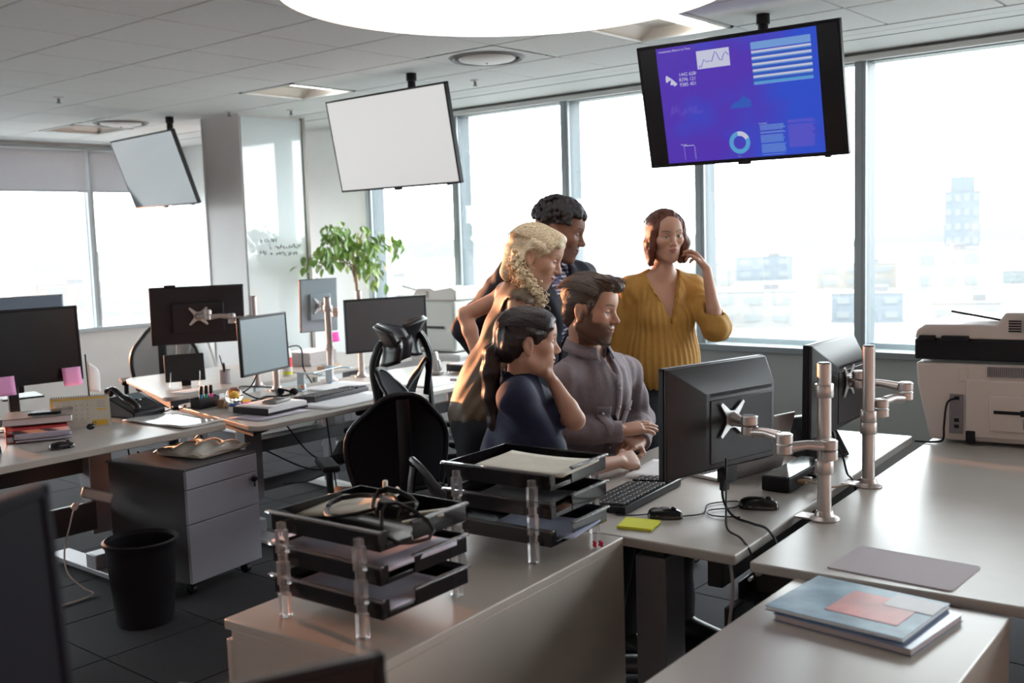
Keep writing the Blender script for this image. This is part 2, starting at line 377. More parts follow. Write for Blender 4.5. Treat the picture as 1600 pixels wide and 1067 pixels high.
cabinet('low cream storage cabinet with magazines in the right foreground', (-.590, 1.40), math.radians(2.0), .520, 1.105, .712)

# the bank of desks at the left
desk('pale desk at the far left with the red binder', (0, 0), 0, [(-4.36, .75), (-4.462, 3.045), (-5.36, 3.20), (-5.26, .75)], [.01, .012, .03, .01],
    [(-4.86, 2.55, .10, .12, (.05, 1.0))], [((-4.90, 1.6, .58), (.05, 1.9, .10)), ((-4.80, 1.6, .33), (.03, 1.8, .14))], th=.034)
desk('pale desk with black keyboard and notebooks by the empty chairs', (0, 0), 0, [(-4.215, 3.04), (-4.32, 5.45), (-5.27, 5.50), (-5.25, 3.245)], [.09, .02, .02, .10],
    [(-4.72, 3.36, .085, .11, (.0, .66)), (-4.78, 5.1, .085, .11, (0, .66))], [((-4.80, 4.2, .50), (.04, 1.7, .07)), ((-4.72, 4.2, .30), (.04, 1.7, .07))], th=.026,
    apron=[(-4.40, 3.16), (-4.46, 3.3), (-5.12, 3.44), (-5.12, 3.31)])
desk('pale desk behind the bank with the tablet on it', (0, 0), 0, [(-5.53, 3.365), (-5.66, 5.55), (-6.55, 5.6), (-6.66, 3.74)], [.10, .02, .02, .12],
    [(-6.05, 3.9, .085, .11, (0, .66)), (-6.08, 5.3, .085, .11, (0, .66))], [((-6.05, 4.6, .55), (.04, 1.3, .07))], th=.026,
    apron=[(-5.62, 3.45), (-5.70, 3.65), (-6.52, 3.90), (-6.50, 3.78)])
# white T feet of a further desk frame seen on the floor
t = thing('desk_stand', 'white steel desk foot frame on the carpet under the desks', 'desk frame', (-5.32, 4.42, 0), math.radians(-5))
MB().box((0, 0, .03), (.78, .07, .05)).build('foot', WHITEP, t, bevel=.012, seg=3)
MB().box((.0, 0, .33), (.07, .06, .56)).build('post', GSTEEL, t, bevel=.004)

# mobile pedestal under the desk edge
t = thing('pedestal', 'grey three drawer mobile pedestal with a key in its lock', 'pedestal', (-4.16, 2.605, 0), math.radians(9.5))
MB().box((-.27, .225, .335), (.52, .45, .53)).build('body', mat('pedestal_dark', (.05, .045, .05), .5), t, bevel=.003)
for (z0, z1) in ((.515, .600), (.352, .511), (.072, .348)):
    MB().box((-.004, .225, (z0+z1)/2), (.018, .45, z1-z0)).build('drawer', PEDG, t, bevel=.002)
MB().box((-.27, .225, .604), (.54, .46, .012)).build('top', mat('pedestal_dark', (0, 0, 0)), t, bevel=.002)
lk = MB().cyl((.004, .40, .49), (.014, .40, .49), .011).build('lock', SILVER, t)
MB().sphere((.028, .405, .485), (.008, .022, .016)).box((.028, .405, .465), (.003, .008, .04)).build('key', BLACK, lk)
for (x, y) in ((-.06, .05), (-.06, .40), (-.48, .05), (-.48, .40)):
    MB().cyl((x-.0, y-.012, .028), (x, y+.012, .028), .026).box((x, y, .055), (.03, .03, .03)).build('castor', BLACK, t, bevel=.002)
# plastic wrapped package lying on the pedestal
t = thing('wrapped_package', 'clear plastic wrapped cream pad lying on the grey pedestal', 'package', (-4.46, 2.90, .611), math.radians(12))
MB().grid(lambda a, b: ((a-.5)*.32, (b-.5)*.34, .018+.030*math.sin(PI*a)**.4*math.sin(PI*b)**.4+.006*math.sin(17*a+9*b)), 22, 20).build('wrap', mat('plastic_wrap', (.40, .37, .33), .15, coat=.6), t)
MB().box((0, 0, .013), (.30, .31, .024)).build('pad', PAPERC, t, bevel=.006)
# waste bin
t = thing('waste_bin', 'black round waste bin standing in the dark under the desk', 'bin', (-4.10, 2.33, .0))
MB().lathe([(.115, .0), (.12, .004), (.150, .36), (.156, .365), (.148, .366), (.118, .012), (.02, .010)], 32, cap=False).build('bucket', BLACKM, t)
MB().lathe([(.158, .352), (.160, .366), (.149, .372), (.146, .352)], 32, cap=False).build('rim', BLACK, t)
# power block hanging under the left desk
t = thing('power_block', 'pinkish white power block and cable hanging beneath the left desk', 'power block', (-4.62, 2.42, .47), math.radians(60))
MB().box((0, 0, 0), (.14, .05, .045), (0, .35, 0)).build('block', mat('old_white', (.52, .44, .42), .5), t, bevel=.010, seg=3)
MB().box((-.10, .0, -.045), (.03, .028, .028), (0, .6, 0)).build('plug', mat('old_white', (0, 0, 0)), t, bevel=.006)
MB().tube(smoothpath([(-.06, 0, -.02), (-.10, 0, -.05), (-.13, 0, -.14), (-.16, .01, -.26), (-.15, .0, -.36), (-.09, -.02, -.43), (-.05, -.05, -.462), (-.2, -.15, -.464), (-.42, -.2, -.464)]), .004, 8).build('cable', mat('old_white', (0, 0, 0)), t)

# ---------------------------------------------------------------- office chairs
def office_chair(label, loc, rz, headrest=True, high=True, scale=1.0, group='black office chairs', mesh=None):
    t = thing('office_chair', label, 'chair', (loc[0], loc[1], 0), rz, group)
    seat = MB().grid(lambda a, b: ((a-.5)*.48, (b-.5)*.48*(1-.12*(abs(2*a-1)**4)), .47+.02*(abs(2*b-1)**2)-.02*(max(0, a-.75)*4)**2), 15, 13).build('seat', BLACKM, t, solid=.055, bevel=0)
    top = 1.00 if high else .93
    wb = .23
    # curved mesh back
    def bk(a, b):
        w = wb*(.84+.16*math.sin(PI*min(1, a*1.1)))*(1-.30*max(0, (a-.55)/.45)**2); z = .56+(top-.56)*a-.07*abs(2*b-1)**2.5*a**3
        y = (b-.5)*2*w; return (-.24+.05*abs(2*b-1)**2-.07*a+.05*math.sin(PI*a), y, z)
    MB().grid(bk, 17, 15).build('back_mesh', mesh or MESHM, t, solid=.003 if mesh else .012)
    fr = [bk(a, 0) for a in np.linspace(0, 1, 10)]+[bk(1, b) for b in np.linspace(.1, .9, 8)]+[bk(a, 1) for a in np.linspace(1, 0, 10)]+[bk(0, b) for b in np.linspace(.9, .1, 8)]
    MB().tube(fr+[fr[0]], .014, 8).build('back_frame', BLACK, t)
    MB().tube(smoothpath([(-.08, 0, .43), (-.25, 0, .47), (-.32, 0, .60), (-.325, 0, .80), (-.31, 0, top-.02)]), [.03]*33, 8, flat=.5).build('spine', BLACK, t)
    if headrest:
        for s in (-1, 1): MB().tube(smoothpath([(-.30, s*.045, top-.20), (-.325, s*.05, top), (-.30, s*.05, top+.10), (-.27, s*.045, top+.15)]), .012, 8, flat=2.0).build('headrest_post', BLACK, t)
        MB().grid(lambda a, b: (-.275+.11*abs(2*b-1)**2.2+.02*math.sin(PI*a)-.035*a**3, (b-.5)*.30, top+.02+.215*a-.03*abs(2*b-1)**3*(1 if a > .5 else -1)), 13, 17).build('headrest', BLACKL, t, solid=.028)
    for s in (-1, 1):
        arm = MB().tube(smoothpath([(-.05, s*.22, .44), (-.05, s*.275, .46), (-.03, s*.285, .56), (-.02, s*.285, .64)]), .016, 8).build('armrest', BLACK, t)
        MB().box((.02, s*.285, .655), (.24, .08, .028)).build('arm_pad', BLACKM, arm, bevel=.011, seg=3)
    MB().cyl((0, 0, .09), (0, 0, .42), .026).cyl((0, 0, .09), (0, 0, .24), .035).box((0, 0, .43), (.2, .16, .05)).build('gas_lift', BLACKG, t)
    for k in range(5):
        a = 2*PI*k/5+.3; c, s_ = math.cos(a), math.sin(a)
        l = MB().tube([(0, 0, .11), (.16*c, .16*s_, .105), (.30*c, .30*s_, .078)], [.030, .024, .017], 8).build('base_leg', BLACK, t)
        MB().cyl((.30*c-.022*s_, .30*s_+.022*c, .028), (.30*c+.022*s_, .30*s_-.022*c, .028), .028, n=16).build('castor', BLACK, l)
    t.scale = (scale,)*3
    return t
BLACKL = mat('black_leather', (.012, .010, .012), .34, bump=.15, bscale=300)
MESHM = mat('black_mesh_fabric', (.010, .009, .012), .85, spec=.15, bump=.5, bscale=900)
MESHT = bpy.data.materials.new('open_mesh_fabric'); MESHT.use_nodes = True
_nt = MESHT.node_tree; _mx = _nt.nodes.new('ShaderNodeMixShader'); _tr = _nt.nodes.new('ShaderNodeBsdfTransparent'); _b = _nt.nodes['Principled BSDF']
_b.inputs['Base Color'].default_value = (.02, .02, .022, 1); _b.inputs['Roughness'].default_value = .8; _mx.inputs[0].default_value = .55
_nt.links.new(_b.outputs[0], _mx.inputs[1]); _nt.links.new(_tr.outputs[0], _mx.inputs[2]); _nt.links.new(_mx.outputs[0], _nt.nodes['Material Output'].inputs[0])
office_chair('black office chair with curved headrest facing the group of people', (-3.67, 3.76), math.radians(35), scale=.97)
office_chair('black office chair with headrest tucked in at the keyboard desk', (-4.26, 3.87), math.radians(222), scale=.97)
office_chair('rounded black chair without headrest, in front of the two taller chairs', (-3.43, 3.19), math.radians(150), False, True, .97)
office_chair('black office chair under the seated woman in navy', (-2.41, 2.74), math.radians(57), False, False, .92, group='occupied office chairs')
office_chair('black office chair under the seated man in grey shirt', (-2.54, 3.43), math.radians(-14), False, False, .92, group='occupied office chairs')
office_chair('black framed chair behind the largest monitor by the left windows', (-6.75, 4.15), math.radians(-25), False, True, 1.04, mesh=MESHT)

# ---------------------------------------------------------------- monitors
SCRB = mat('screen_black', (.010, .008, .010), .22)
SCRG = mat('screen_reflecting', (.13, .17, .19), .35, spec=.6)
DBACK = mat('monitor_back_brown', (.017, .013, .016), .42)
def monitor(label, c, yaw, tilt, w, h, style='flat', scr=None, back=None, stand=False, frame=None, group='desktop monitors', floor_z=.73):
    t = thing('monitor', label, 'monitor', c, 0, group, rot=(0, -math.radians(tilt), math.radians(yaw)))
    d = .022
    fr = frame or BLACK
    b = .014
    MB().box((0, 0, h/2-b/2), (d, w, b)).box((0, 0, -h/2+b/2), (d, w, b)).box((0, w/2-b/2, 0), (d, b, h)).box((0, -w/2+b/2, 0), (d, b, h)).build('bezel', fr, t, bevel=.003)
    MB().box((d/2-.006, 0, 0), (.006, w-2*b+.002, h-2*b+.002)).build('screen', scr or SCRB, t)
    bm_ = back or DBACK
    if style == 'flat':
        MB().box((-.008, 0, 0), (.012, w-.006, h-.006)).box((-.024, 0, -.01), (.03, w*.55, h*.5)).build('back_shell', bm_, t, bevel=.008, seg=3)
    else:
        # bulged back: sloping top and side bevels leading to a raised panel
        a, e = w/2-.002, h/2-.002; s1 = .045
        MB()._add([(-.011, -a, -e), (-.011, a, -e), (-.011, a, e), (-.011, -a, e), (-.022, -a, -e), (-.022, a, -e), (-.022, a, e), (-.022, -a, e),
            (-.070, -a+.012, -e+.02), (-.070, a-.13, -e+.02), (-.070, a-.13, e-.085), (-.070, -a+.012, e-.085)],
            [(0, 1, 5, 4), (1, 2, 6, 5), (2, 3, 7, 6), (3, 0, 4, 7), (4, 5, 9, 8), (5, 6, 10, 9), (6, 7, 11, 10), (7, 4, 8, 11), (8, 9, 10, 11), (0, 3, 2, 1)]).build('back_shell', bm_, t, bevel=.004)
        MB().box((-.068, (-.059), -.035), (.012, w-.18, h-.15)).build('back_panel', mat('monitor_panel', (.018, .015, .018), .5), t, bevel=.003)
        MB().box((-.066, -.059, e-.092), (.008, w-.18, .012)).build('vent_slot', BLACK, t)
    if stand:
        hz = c[2]-floor_z
        s = MB().box((-.045, 0, -hz/2+.03), (.03, .05, hz)).build('stand_neck', BLACK, t, bevel=.006)
        MB().box((-.03, 0, -hz+.007), (.20, .24, .012)).build('stand_base', BLACK, t, bevel=.005)
    return t
M1 = monitor('black thick backed monitor on silver arm facing the seated pair', (-1.662, 2.985, 1.021), 167.9, 1, .485, .356, 'bulge')
MB().box((-.045, -.02, -.185), (.03, .07, .06)).box((-.05, .0, -.215), (.02, .03, .05)).build('plug_cluster', BLACK, M1, bevel=.004)
M2 = monitor('black thick backed monitor seen edge on between two silver poles', (-1.595, 3.74, 1.03), 184, 1, .47, .345, 'bulge')
monitor('black monitor with two pink notes on its lower edge', (-5.25, 2.36, 1.144), -5.7, 3.5, .678, .386, stand=True)
monitor('black screen glimpsed behind the desktop phone on a low stand', (-6.45, 2.92, 1.18), 170, 2, .60, .34, back=mat('blue_grey_back', (.16, .20, .26), .3), stand=True)
MF = monitor('largest black monitor seen from behind with silver cross bracket', (-5.75, 3.763, 1.193), 150.8, 8, .572, .368)
MB().box((0, .16, .19), (.02, .07, .012)).build('webcam', BLACK, MF, bevel=.003)
MS = monitor('square grey faced monitor above the round glass globe', (-4.95, 3.664, 1.052), 19, 1.5, .47, .335, scr=SCRG)
MP = monitor('upright monitor with shiny back beside the writing board', (-5.96, 4.91, 1.17), 168, 3, .30, .385, back=mat('shiny_back', (.28, .33, .36), .25))
MK = monitor('black monitor behind the two empty headrest chairs', (-4.95, 4.634, 1.086), -15.5, .7, .592, .345, scr=mat('screen_brown', (.022, .014, .016), .3))
NEARB = mat('near_black', (.009, .007, .011), .6, spec=.08)
# close monitors in the lower foreground
monitor('blurred dark monitor close at the lower left edge', (-1.00, .285, 1.115), 26, 3, .56, .50, back=NEARB, scr=NEARB, frame=NEARB, stand=True)
monitor('blurred black monitor top peeking up at the bottom edge', (-.965, .685, 1.0), -23, 4, .30, .25, stand=True)
t = desk('pale desk in the nearest foreground under the blurred monitors', (-1.75, -.75), math.radians(3), [(0, 0), (1.0, 0), (1.0, 1.75), (0, 1.75)], .02, [(.5, .2, .08, .1, (0, .66)), (.5, 1.5, .08, .1, (0, .66))], [((.5, .85, .6), (.05, 1.2, .08))])
pp = thing('loose_papers', 'cream paper sheets sticking up at the bottom edge', 'papers', (-1.36, .88, .735), .5)
MB().box((0, 0, .11), (.14, .004, .22), (.25, .2, .3)).build('sheet', PAPERC, pp); MB().box((.05, .03, .10), (.12, .004, .20), (.3, -.3, .1)).build('sheet', PAPERC, pp)

# pole mounted arms
def cross_bracket(mb, T, s=.055):
    # four-armed plate in the yz plane of T
    mb.T = T
    pl = []
    for k in range(4):
        a = PI/4+k*PI/2
        for da, r in ((-.42, .030), (-.07, s*1.40), (.07, s*1.40), (.42, .030)): pl.append((r*math.cos(a+da), r*math.sin(a+da)))
    mb.prism(pl, -.003, .003, 'x'); mb.T = None; return mb
def arm(label, base, top, joints, mon, fork=None, zbase=.73, rp=.021, collar=None, group='silver monitor arms', matl=None):
    m_ = matl or SILVER
    t = thing('monitor_mount', label, 'monitor arm', (base[0], base[1], zbase), 0, group); O = Vector((base[0], base[1], zbase))
    MB().lathe([(.045, 0), (.046, .006), (.030, .014), (rp+.004, .03)], 28).box((-.05, 0, .004), (.07, .06, .006)).build('base_plate', m_, t, bevel=.001)
    MB().cyl((0, 0, .004), (0, 0, top-zbase), rp, n=28).build('pole', m_, t)
    MB().lathe([(rp*.97, top-zbase), (rp*.8, top-zbase+.004)], 28).build('pole_cap', DGREY, t)
    for z_ in (collar or []): MB().lathe([(rp+.006, z_-.020-zbase), (rp+.007, z_-.018-zbase), (rp+.007, z_+.018-zbase), (rp+.006, z_+.020-zbase)], 28).build('collar', m_, t)
    P_ = [Vector(j)-O for j in joints]
    for i, p in enumerate(P_):
        j = MB().cyl(p+Vector((0, 0, -.030)), p+Vector((0, 0, -.0015)), .0255).cyl(p+Vector((0, 0, .0015)), p+Vector((0, 0, .030)), .0255).build('joint', m_, t, bevel=.003)
        MB().cyl(p+Vector((0, 0, .0295)), p+Vector((0, 0, .032)), .020).build('joint_cap', SILV2, j)
        if i < len(P_)-1:
            q = P_[i+1]; dz = Vector((0, 0, .016 if q.z > p.z-.001 else -.016)); d = (q-p); zz = (p.z+q.z)/2
            a_ = Vector((p.x, p.y, zz)); b_ = Vector((q.x, q.y, zz))
            MB().tube([a_+(b_-a_)*.12, a_+(b_-a_)*.5+Vector((0, 0, .006)), a_+(b_-a_)*.88], [.017, .014, .017], 12, flat=1).build('link', m_, t)
    # bracket on the back of the monitor
    if mon is not None:
        mon_m = Matrix.Translation(mon.location) @ mon.rotation_euler.to_matrix().to_4x4()
        off = fork or (-.062, 0, 0)
        T = Matrix.Translation(-O) @ mon_m @ Matrix.Translation(off)
        b = cross_bracket(MB(), T); b.build('cross_bracket', SILV2, t, bevel=.001)
        hub = T @ Vector((-.012, 0, 0)); e = P_[-1]
        MB().tube([T @ Vector((0, 0, 0)), hub, (hub+e)/2, e], [.026, .022, .016, .018], 16).build('hub', m_, t)
    return t
# front pole, two-link arm to the near monitor
arm('silver two link arm on the nearest pole holding the thick monitor', (-1.284, 2.988), 1.212, [(-1.247, 2.937, .960), (-1.345, 2.842, .985), (-1.478, 2.882, 1.022)], M1, (-.082, .0, .0), collar=[.895, 1.13])
arm('silver two link arm on the farther pole behind the nearest pole', (-1.330, 3.463), 1.215, [(-1.30, 3.50, 1.00), (-1.26, 3.62, 1.045), (-1.44, 3.66, 1.07)], M2, (-.082, 0, .02), collar=[.935, .975])
arm('silver arm with cross bracket behind the largest black monitor', (-5.42, 3.95), 1.30, [(-5.45, 3.94, 1.155), (-5.56, 3.88, 1.165), (-5.645, 3.765, 1.195)], MF, (-.045, 0, .0), collar=[1.155])
arm('silver pole standing behind the square grey monitor', (-5.16, 3.90), 1.14, [(-5.10, 3.83, 1.05), (-5.045, 3.70, 1.052)], MS, (-.045, 0, 0))
arm('slim silver pole holding the upright monitor with shiny back', (-5.20, 4.36), 1.27, [(-5.35, 4.55, 1.16), (-5.85, 4.86, 1.17)], MP, (-.045, 0, 0), collar=[.95, 1.2])
arm('slim silver pole holding the monitor behind the chairs', (-5.17, 4.60), 1.30, [(-5.12, 4.62, 1.09), (-5.04, 4.64, 1.086)], MK, (-.045, 0, 0), collar=[1.0])

# ---------------------------------------------------------------- hanging screens
def hang_tv(label, cx, cy, cz, yaw, tilt, w, h, screen_fn, bez=.016, pole=(0, 0)):
    t = thing('hanging_screen', label, 'television', (cx, cy, cz), 0, 'screens hanging from the ceiling', rot=(0, -math.radians(tilt), math.radians(yaw)))
    d = .035
    MB().box((0, 0, h/2-bez/2), (d, w, bez)).box((0, 0, -h/2+bez/2), (d, w, bez)).box((0, w/2-bez/2, 0), (d, bez, h)).box((0, -w/2+bez/2, 0), (d, bez, h)).build('bezel', BLACK, t, bevel=.003)
    MB().box((-.012, 0, 0), (.02, w-.01, h-.01)).box((-.04, 0, -.05), (.05, w*.6, h*.55)).build('back_shell', BLACK, t, bevel=.008)
    MB().box((.012, 0, -h/2-.006), (.018, .07, .014)).build('sensor', BLACK, t, bevel=.003)
    MB().box((.0, w*.40, -h/2-.004), (.02, .03, .01)).build('foot_stub', BLACK, t)
    screen_fn(t, w-2*bez, h-2*bez, d/2)
    # pole to the ceiling, kept vertical
    M = (Matrix.Translation((cx, cy, cz)) @ Euler((0, -math.radians(tilt), math.radians(yaw))).to_matrix().to_4x4()).inverted()
    a = M @ Vector((pole[0], pole[1], CE)); b = M @ Vector((pole[0], pole[1], cz-.05))
    MB().cyl(a, b, .026, n=20).build('ceiling_pole', BLACK, t)
    c = M @ Vector((pole[0], pole[1], CE-.05)); MB().cyl(a, c, .034, n=20).build('pole_collar', BLACK, t)
    bb = (b+Vector((-.05, 0, 0))); MB().box((-.075, bb.y, 0), (.03, .16, .20)).build('tilt_mount', BLACK, t, bevel=.004)
def emis(name, col, s, rough=.25, base=(.02, .02, .02)): return mat(name, base, rough, emit=col, estr=s)
def scr_white(t, w, h, x): MB().box((x-.004, 0, 0), (.006, w, h)).build('screen', emis('screen_white', (1.0, .985, .97), .54), t)
def scr_dim(t, w, h, x): MB().box((x-.004, 0, 0), (.006, w, h)).build('screen', mat('screen_mirror', (.22, .24, .26), .06, metal=.75), t)
def scr_blue(t, w, h, x):
    # black side bars, blue desktop, flat printed charts on top
    MB().box((x-.005, 0, 0), (.006, w, h)).build('screen', SCRB, t)
    sw = w*.815; y0 = w*(-.5+.092); y1 = y0+sw
    m = bpy.data.materials.new('dashboard_blue'); m.use_nodes = True; nt = m.node_tree; b = nt.nodes['Principled BSDF']
    tc = nt.nodes.new('ShaderNodeTexCoord'); sx = nt.nodes.new('ShaderNodeSeparateXYZ'); nt.links.new(tc.outputs['Generated'], sx.inputs[0])
    n = nt.nodes.new('ShaderNodeTexNoise'); n.inputs['Scale'].default_value = 2.2; nt.links.new(tc.outputs['Generated'], n.inputs['Vector'])
    ad = nt.nodes.new('ShaderNodeMath'); ad.operation = 'MULTIPLY_ADD'; ad.inputs[1].default_value = .55; nt.links.new(sx.outputs['Y'], ad.inputs[0]); nt.links.new(n.outputs['Fac'], ad.inputs[2])
    r = nt.nodes.new('ShaderNodeValToRGB'); nt.links.new(ad.outputs[0], r.inputs[0])
    r.color_ramp.elements[0].color = (.085, .030, .46, 1); r.color_ramp.elements[0].position = .66; r.color_ramp.elements[1].color = (.022, .075, .62, 1); r.color_ramp.elements[1].position = 1.12
    b.inputs['Base Color'].default_value = (.01, .01, .02, 1); b.inputs['Roughness'].default_value = .3
    nt.links.new(r.outputs[0], b.inputs['Emission Color']); b.inputs['Emission Strength'].default_value = .74
    s = MB().box((x-.002, (y0+y1)/2, 0), (.004, sw, h*.985)).build('display_area', m, t)
    H = h*.985
    def P(u, v): return (y0+u*sw, H/2-v*H)      # u right, v down, 0..1
    xs = x+.0008
    def quad(mb, u0, v0, u1, v1): a = P(u0, v0); b = P(u1, v1); mb._add([(xs, a[0], a[1]), (xs, b[0], a[1]), (xs, b[0], b[1]), (xs, a[0], b[1])], [(0, 1, 2, 3)])
    WH = emis('dash_white', (.62, .64, .80), 0.70); LB = emis('dash_lightblue', (.18, .36, .74), 0.70); TE = emis('dash_teal', (.09, .36, .68), 0.74)
    DB = emis('dash_deep', (.03, .11, .55), 0.70); VI = emis('dash_violet', (.16, .11, .62), 0.70)
    def txt(body, u, v, size, m_):
        cu = bpy.data.curves.new('lettering', 'FONT'); cu.body = body; cu.size = size
        o = bpy.data.objects.new('lettering', cu); COL.objects.link(o); dg = bpy.context.evaluated_depsgraph_get()
        me = bpy.data.meshes.new_from_object(o.evaluated_get(dg)); bpy.data.objects.remove(o); bpy.data.curves.remove(cu)
        a = P(u, v)
        for vv in me.vertices: q = vv.co.copy(); vv.co = (xs, a[0]+q.x, a[1]+q.y-size*.7)
        me.materials.clear(); me.materials.append(m_); o = bpy.data.objects.new('lettering', me); COL.objects.link(o); o.parent = s
    txt('Investment Return in Time', .018, .020, .017, WH)
    txt('1442 658\n8396 121\n9385 401', .135, .225, .026, WH); txt('Sales', .235, .235, .009, WH)
    txt('Average', .095, .835, .011, WH); txt('Comments', .615, .715, .010, WH); txt('24%', .46, .79, .010, LB); txt('76%', .465, .975, .012, LB)
    # line chart on a pale card
    mb = MB(); quad(mb, .265, .065, .475, .215); mb.build('chart_card', WH, s, smooth=False)
    L = [(.275, .205), (.283, .185), (.29, .20), (.31, .14), (.33, .165), (.345, .155), (.36, .165), (.385, .085), (.395, .10), (.41, .155), (.425, .165), (.44, .115), (.455, .10), (.47, .13)]
    mb = MB(); mb.tube([(xs+.0008, *P(u, v)) for u, v in L], .0022, 5); mb.build('chart_line', VI, s)
    # table
    mb = MB(); quad(mb, .610, .055, .965, .115); mb.build('table_header', LB, s, smooth=False)
    for k in range(6):
        v = .125+k*.050
        mb = MB(); quad(mb, .610, v, .965, v+.016); mb.build('table_row', WH if k < 5 else TE, s, smooth=False)
        mb = MB(); quad(mb, .610, v+.017, .965, v+.025); mb.build('table_row', LB, s, smooth=False)
        mb = MB(); quad(mb, .610, v+.025, .965, v+.048 if k < 5 else v+.026); mb.build('table_row', DB, s, smooth=False)
    # pie fan
    mb = MB()
    for (a0, a1, r, cu, cv) in ((2.5, 3.55, .038, .088, .27), (-1.9, -1.2, .035, .085, .262), (4.9, 5.5, .04, .088, .268)):
        c = P(cu, cv); pts = [(xs, *c)]+[(xs, c[0]+r*math.cos(a0+(a1-a0)*q/8), c[1]+r*math.sin(a0+(a1-a0)*q/8)) for q in range(9)]; mb._add(pts, [tuple(range(10))])
    mb.build('pie_chart', WH, s, smooth=False)
    # bar spikes, area chart, ring, text blocks
    mb = MB(); r_ = random.Random(5)
    for k in range(26): u = .055+k*.0085; c_ = .56-.02*math.sin(k*.5); quad(mb, u, c_-r_.uniform(.005, .055), u+.003, c_+r_.uniform(.0, .03))
    mb.build('bar_chart', VI, s, smooth=False)
    mb = MB(); pr = [.45, .46, .465, .47, .49, .50, .52, .54, .55, .57, .58]; hs = [.56, .55, .53, .535, .515, .52, .50, .47, .49, .515, .51]
    pts = [(xs, *P(u, v)) for u, v in zip(pr, hs)]+[(xs, *P(.58, .575)), (xs, *P(.45, .575))]; mb._add(pts, [tuple(range(len(pts)))]); mb.build('area_chart', DB, s, smooth=False)
    c = P(.485, .865); ri, ro = .030, .058
    for nm, a0, a1, m_ in (('ring_major', .55*PI-2*PI+.0, .13*PI, TE), ('ring_minor', .13*PI, .55*PI, WH)):
        pts = []; nn = 40
        for q in range(nn+1):
            a = a0+(a1-a0)*q/nn; pts += [(xs, c[0]+ri*1.15*math.cos(a), c[1]+ri*1.15*math.sin(a)), (xs, c[0]+ro*math.cos(a), c[1]+ro*math.sin(a))]
        mb = MB(); mb._add(pts, [(2*q, 2*q+1, 2*q+3, 2*q+2) for q in range(nn)]); mb.build(nm, m_, s, smooth=False)
    for (u0, u1, va, vb) in ((.62, .775, .735, .985), (.79, .955, .715, .935)):
        mb = MB(); v = va
        while v < vb:
            if r_.random() > .08: quad(mb, u0, v, u1-r_.uniform(0, .02), v+.0045)
            v += .0095
        o = mb.build('text_block', LB if u0 < .7 else VI, s, smooth=False)
    mb = MB()
    for k in range(9):
        quad(mb, .115, .865+k*.013, .120, .868+k*.013); quad(mb, .185, .865+k*.013, .192, .869+k*.013)
    quad(mb, .11, .852, .185, .857); mb.build('data_dots', WH, s, smooth=False)
hang_tv('wide hanging screen showing a blue dashboard of charts', -2.586, 4.96, 2.294, -86.5, -12.8, 1.10, .650, scr_blue, .016, (-2.48, 5.02))
hang_tv('hanging screen showing a blank white picture', -5.062, 4.855, 2.28, -91.6, -10.1, 1.165, .628, scr_white, .013, (-4.95, 4.95))
hang_tv('leftmost hanging screen, dim and reflecting the room', -7.93, 4.855, 2.263, -95.6, -18.6, 1.134, .612, scr_dim, .012, (-7.85, 4.98))
# ================================================================ things on the desks
def sheet_stack(mb, c, w, d, n, th, rz=0, jit=.01, r=random.Random(2)):
    for k in range(n): mb.box((c[0]+r.uniform(-jit, jit), c[1]+r.uniform(-jit, jit), c[2]+th*(k+.5)), (w, d, th*.94), (0, 0, rz+r.uniform(-.06, .06)*(jit > .004)))
    return mb
# ---- letter tray stacks
SMOKE = mat('smoky_tray', (.012, .010, .012), .14, coat=.4)
def tray_stack(label, loc, rz):
    t = thing('letter_tray_stack', label, 'letter tray', (loc[0], loc[1], .73), rz, 'letter tray stacks on the cream cabinet')
    L, Wd, H = .36, .30, .045
    for k in range(3):
        z = .048+.078*k; b = MB(); th = .003
        b.box((0, 0, z), (L, Wd, th))
        # walls lean outwards a little; the right end wall has a notch
        b.box((0, -Wd/2, z+H/2), (L, th, H)).box((0, Wd/2, z+H/2), (L, th, H)).box((-L/2, 0, z+H/2), (th, Wd, H))
        b.box((L/2, .055, z+H/2), (th, Wd-.11, H)).box((L/2, -Wd/2+.012, z+H/2), (th, .024, H)).box((L/2, -Wd/2+.06, z+.006), (th, .09, .012))
        tr = b.build('tray', SMOKE, t, bevel=.001)
        MB().box((0, -Wd/2-.006, z+H), (L+.02, .014, .006)).box((L/2+.006, .05, z+H), (.014, Wd-.10, .006)).build('rim', ACRYL2, tr, bevel=.002)
    for sx in (-1, 1):
        for sy in (-1, 1):
            p = MB(); x, y = sx*.13, sy*(Wd/2+.014)
            for k in range(3): p.box((x, y, .0295+.0775*k), (.026, .022, .058)).box((x, y, .066+.0775*k), (.020, .016, .022))
            p.build('post', ACRYL2, t, bevel=.002)
    return t
ACRYL2 = mat('clear_acrylic_solid', (.93, .92, .94), .06, trans=.92, ior=1.30)
tray_stack('stack of three black letter trays holding cables, nearest the camera', (-1.872, 1.667), math.radians(3))
tray_stack('stack of three black letter trays with one sheet on top, behind', (-1.898, 2.305), math.radians(5))
def paper(label, loc, rz, w, d, m, n=1, th=.0015, cat='paper', name='paper_sheet', rot=None, curl=0, grp=None):
    t = MB().grid(lambda a, b: ((a-.5)*w, (b-.5)*d, curl*((2*a-1)**2+.4*(2*b-1)**3)), 7, 7).build(name, m, None, solid=max(.0015, n*th))
    t.location = loc; t.rotation_euler = rot or (0, 0, rz); tag(t, label, cat, grp); return t
paper('pale sheet lying in the top tray of the rear tray stack', (-1.86, 2.305, .962), .12, .30, .21, PAPERC, 4, curl=.006)
paper('lilac papers filling the middle tray of the front tray stack', (-1.89, 1.66, .885), .02, .40, .24, PAPERL, 8, curl=.004)
paper('lilac papers in the lowest tray of the front tray stack', (-1.86, 1.655, .790), .03, .33, .23, PAPERL, 5, curl=.003)
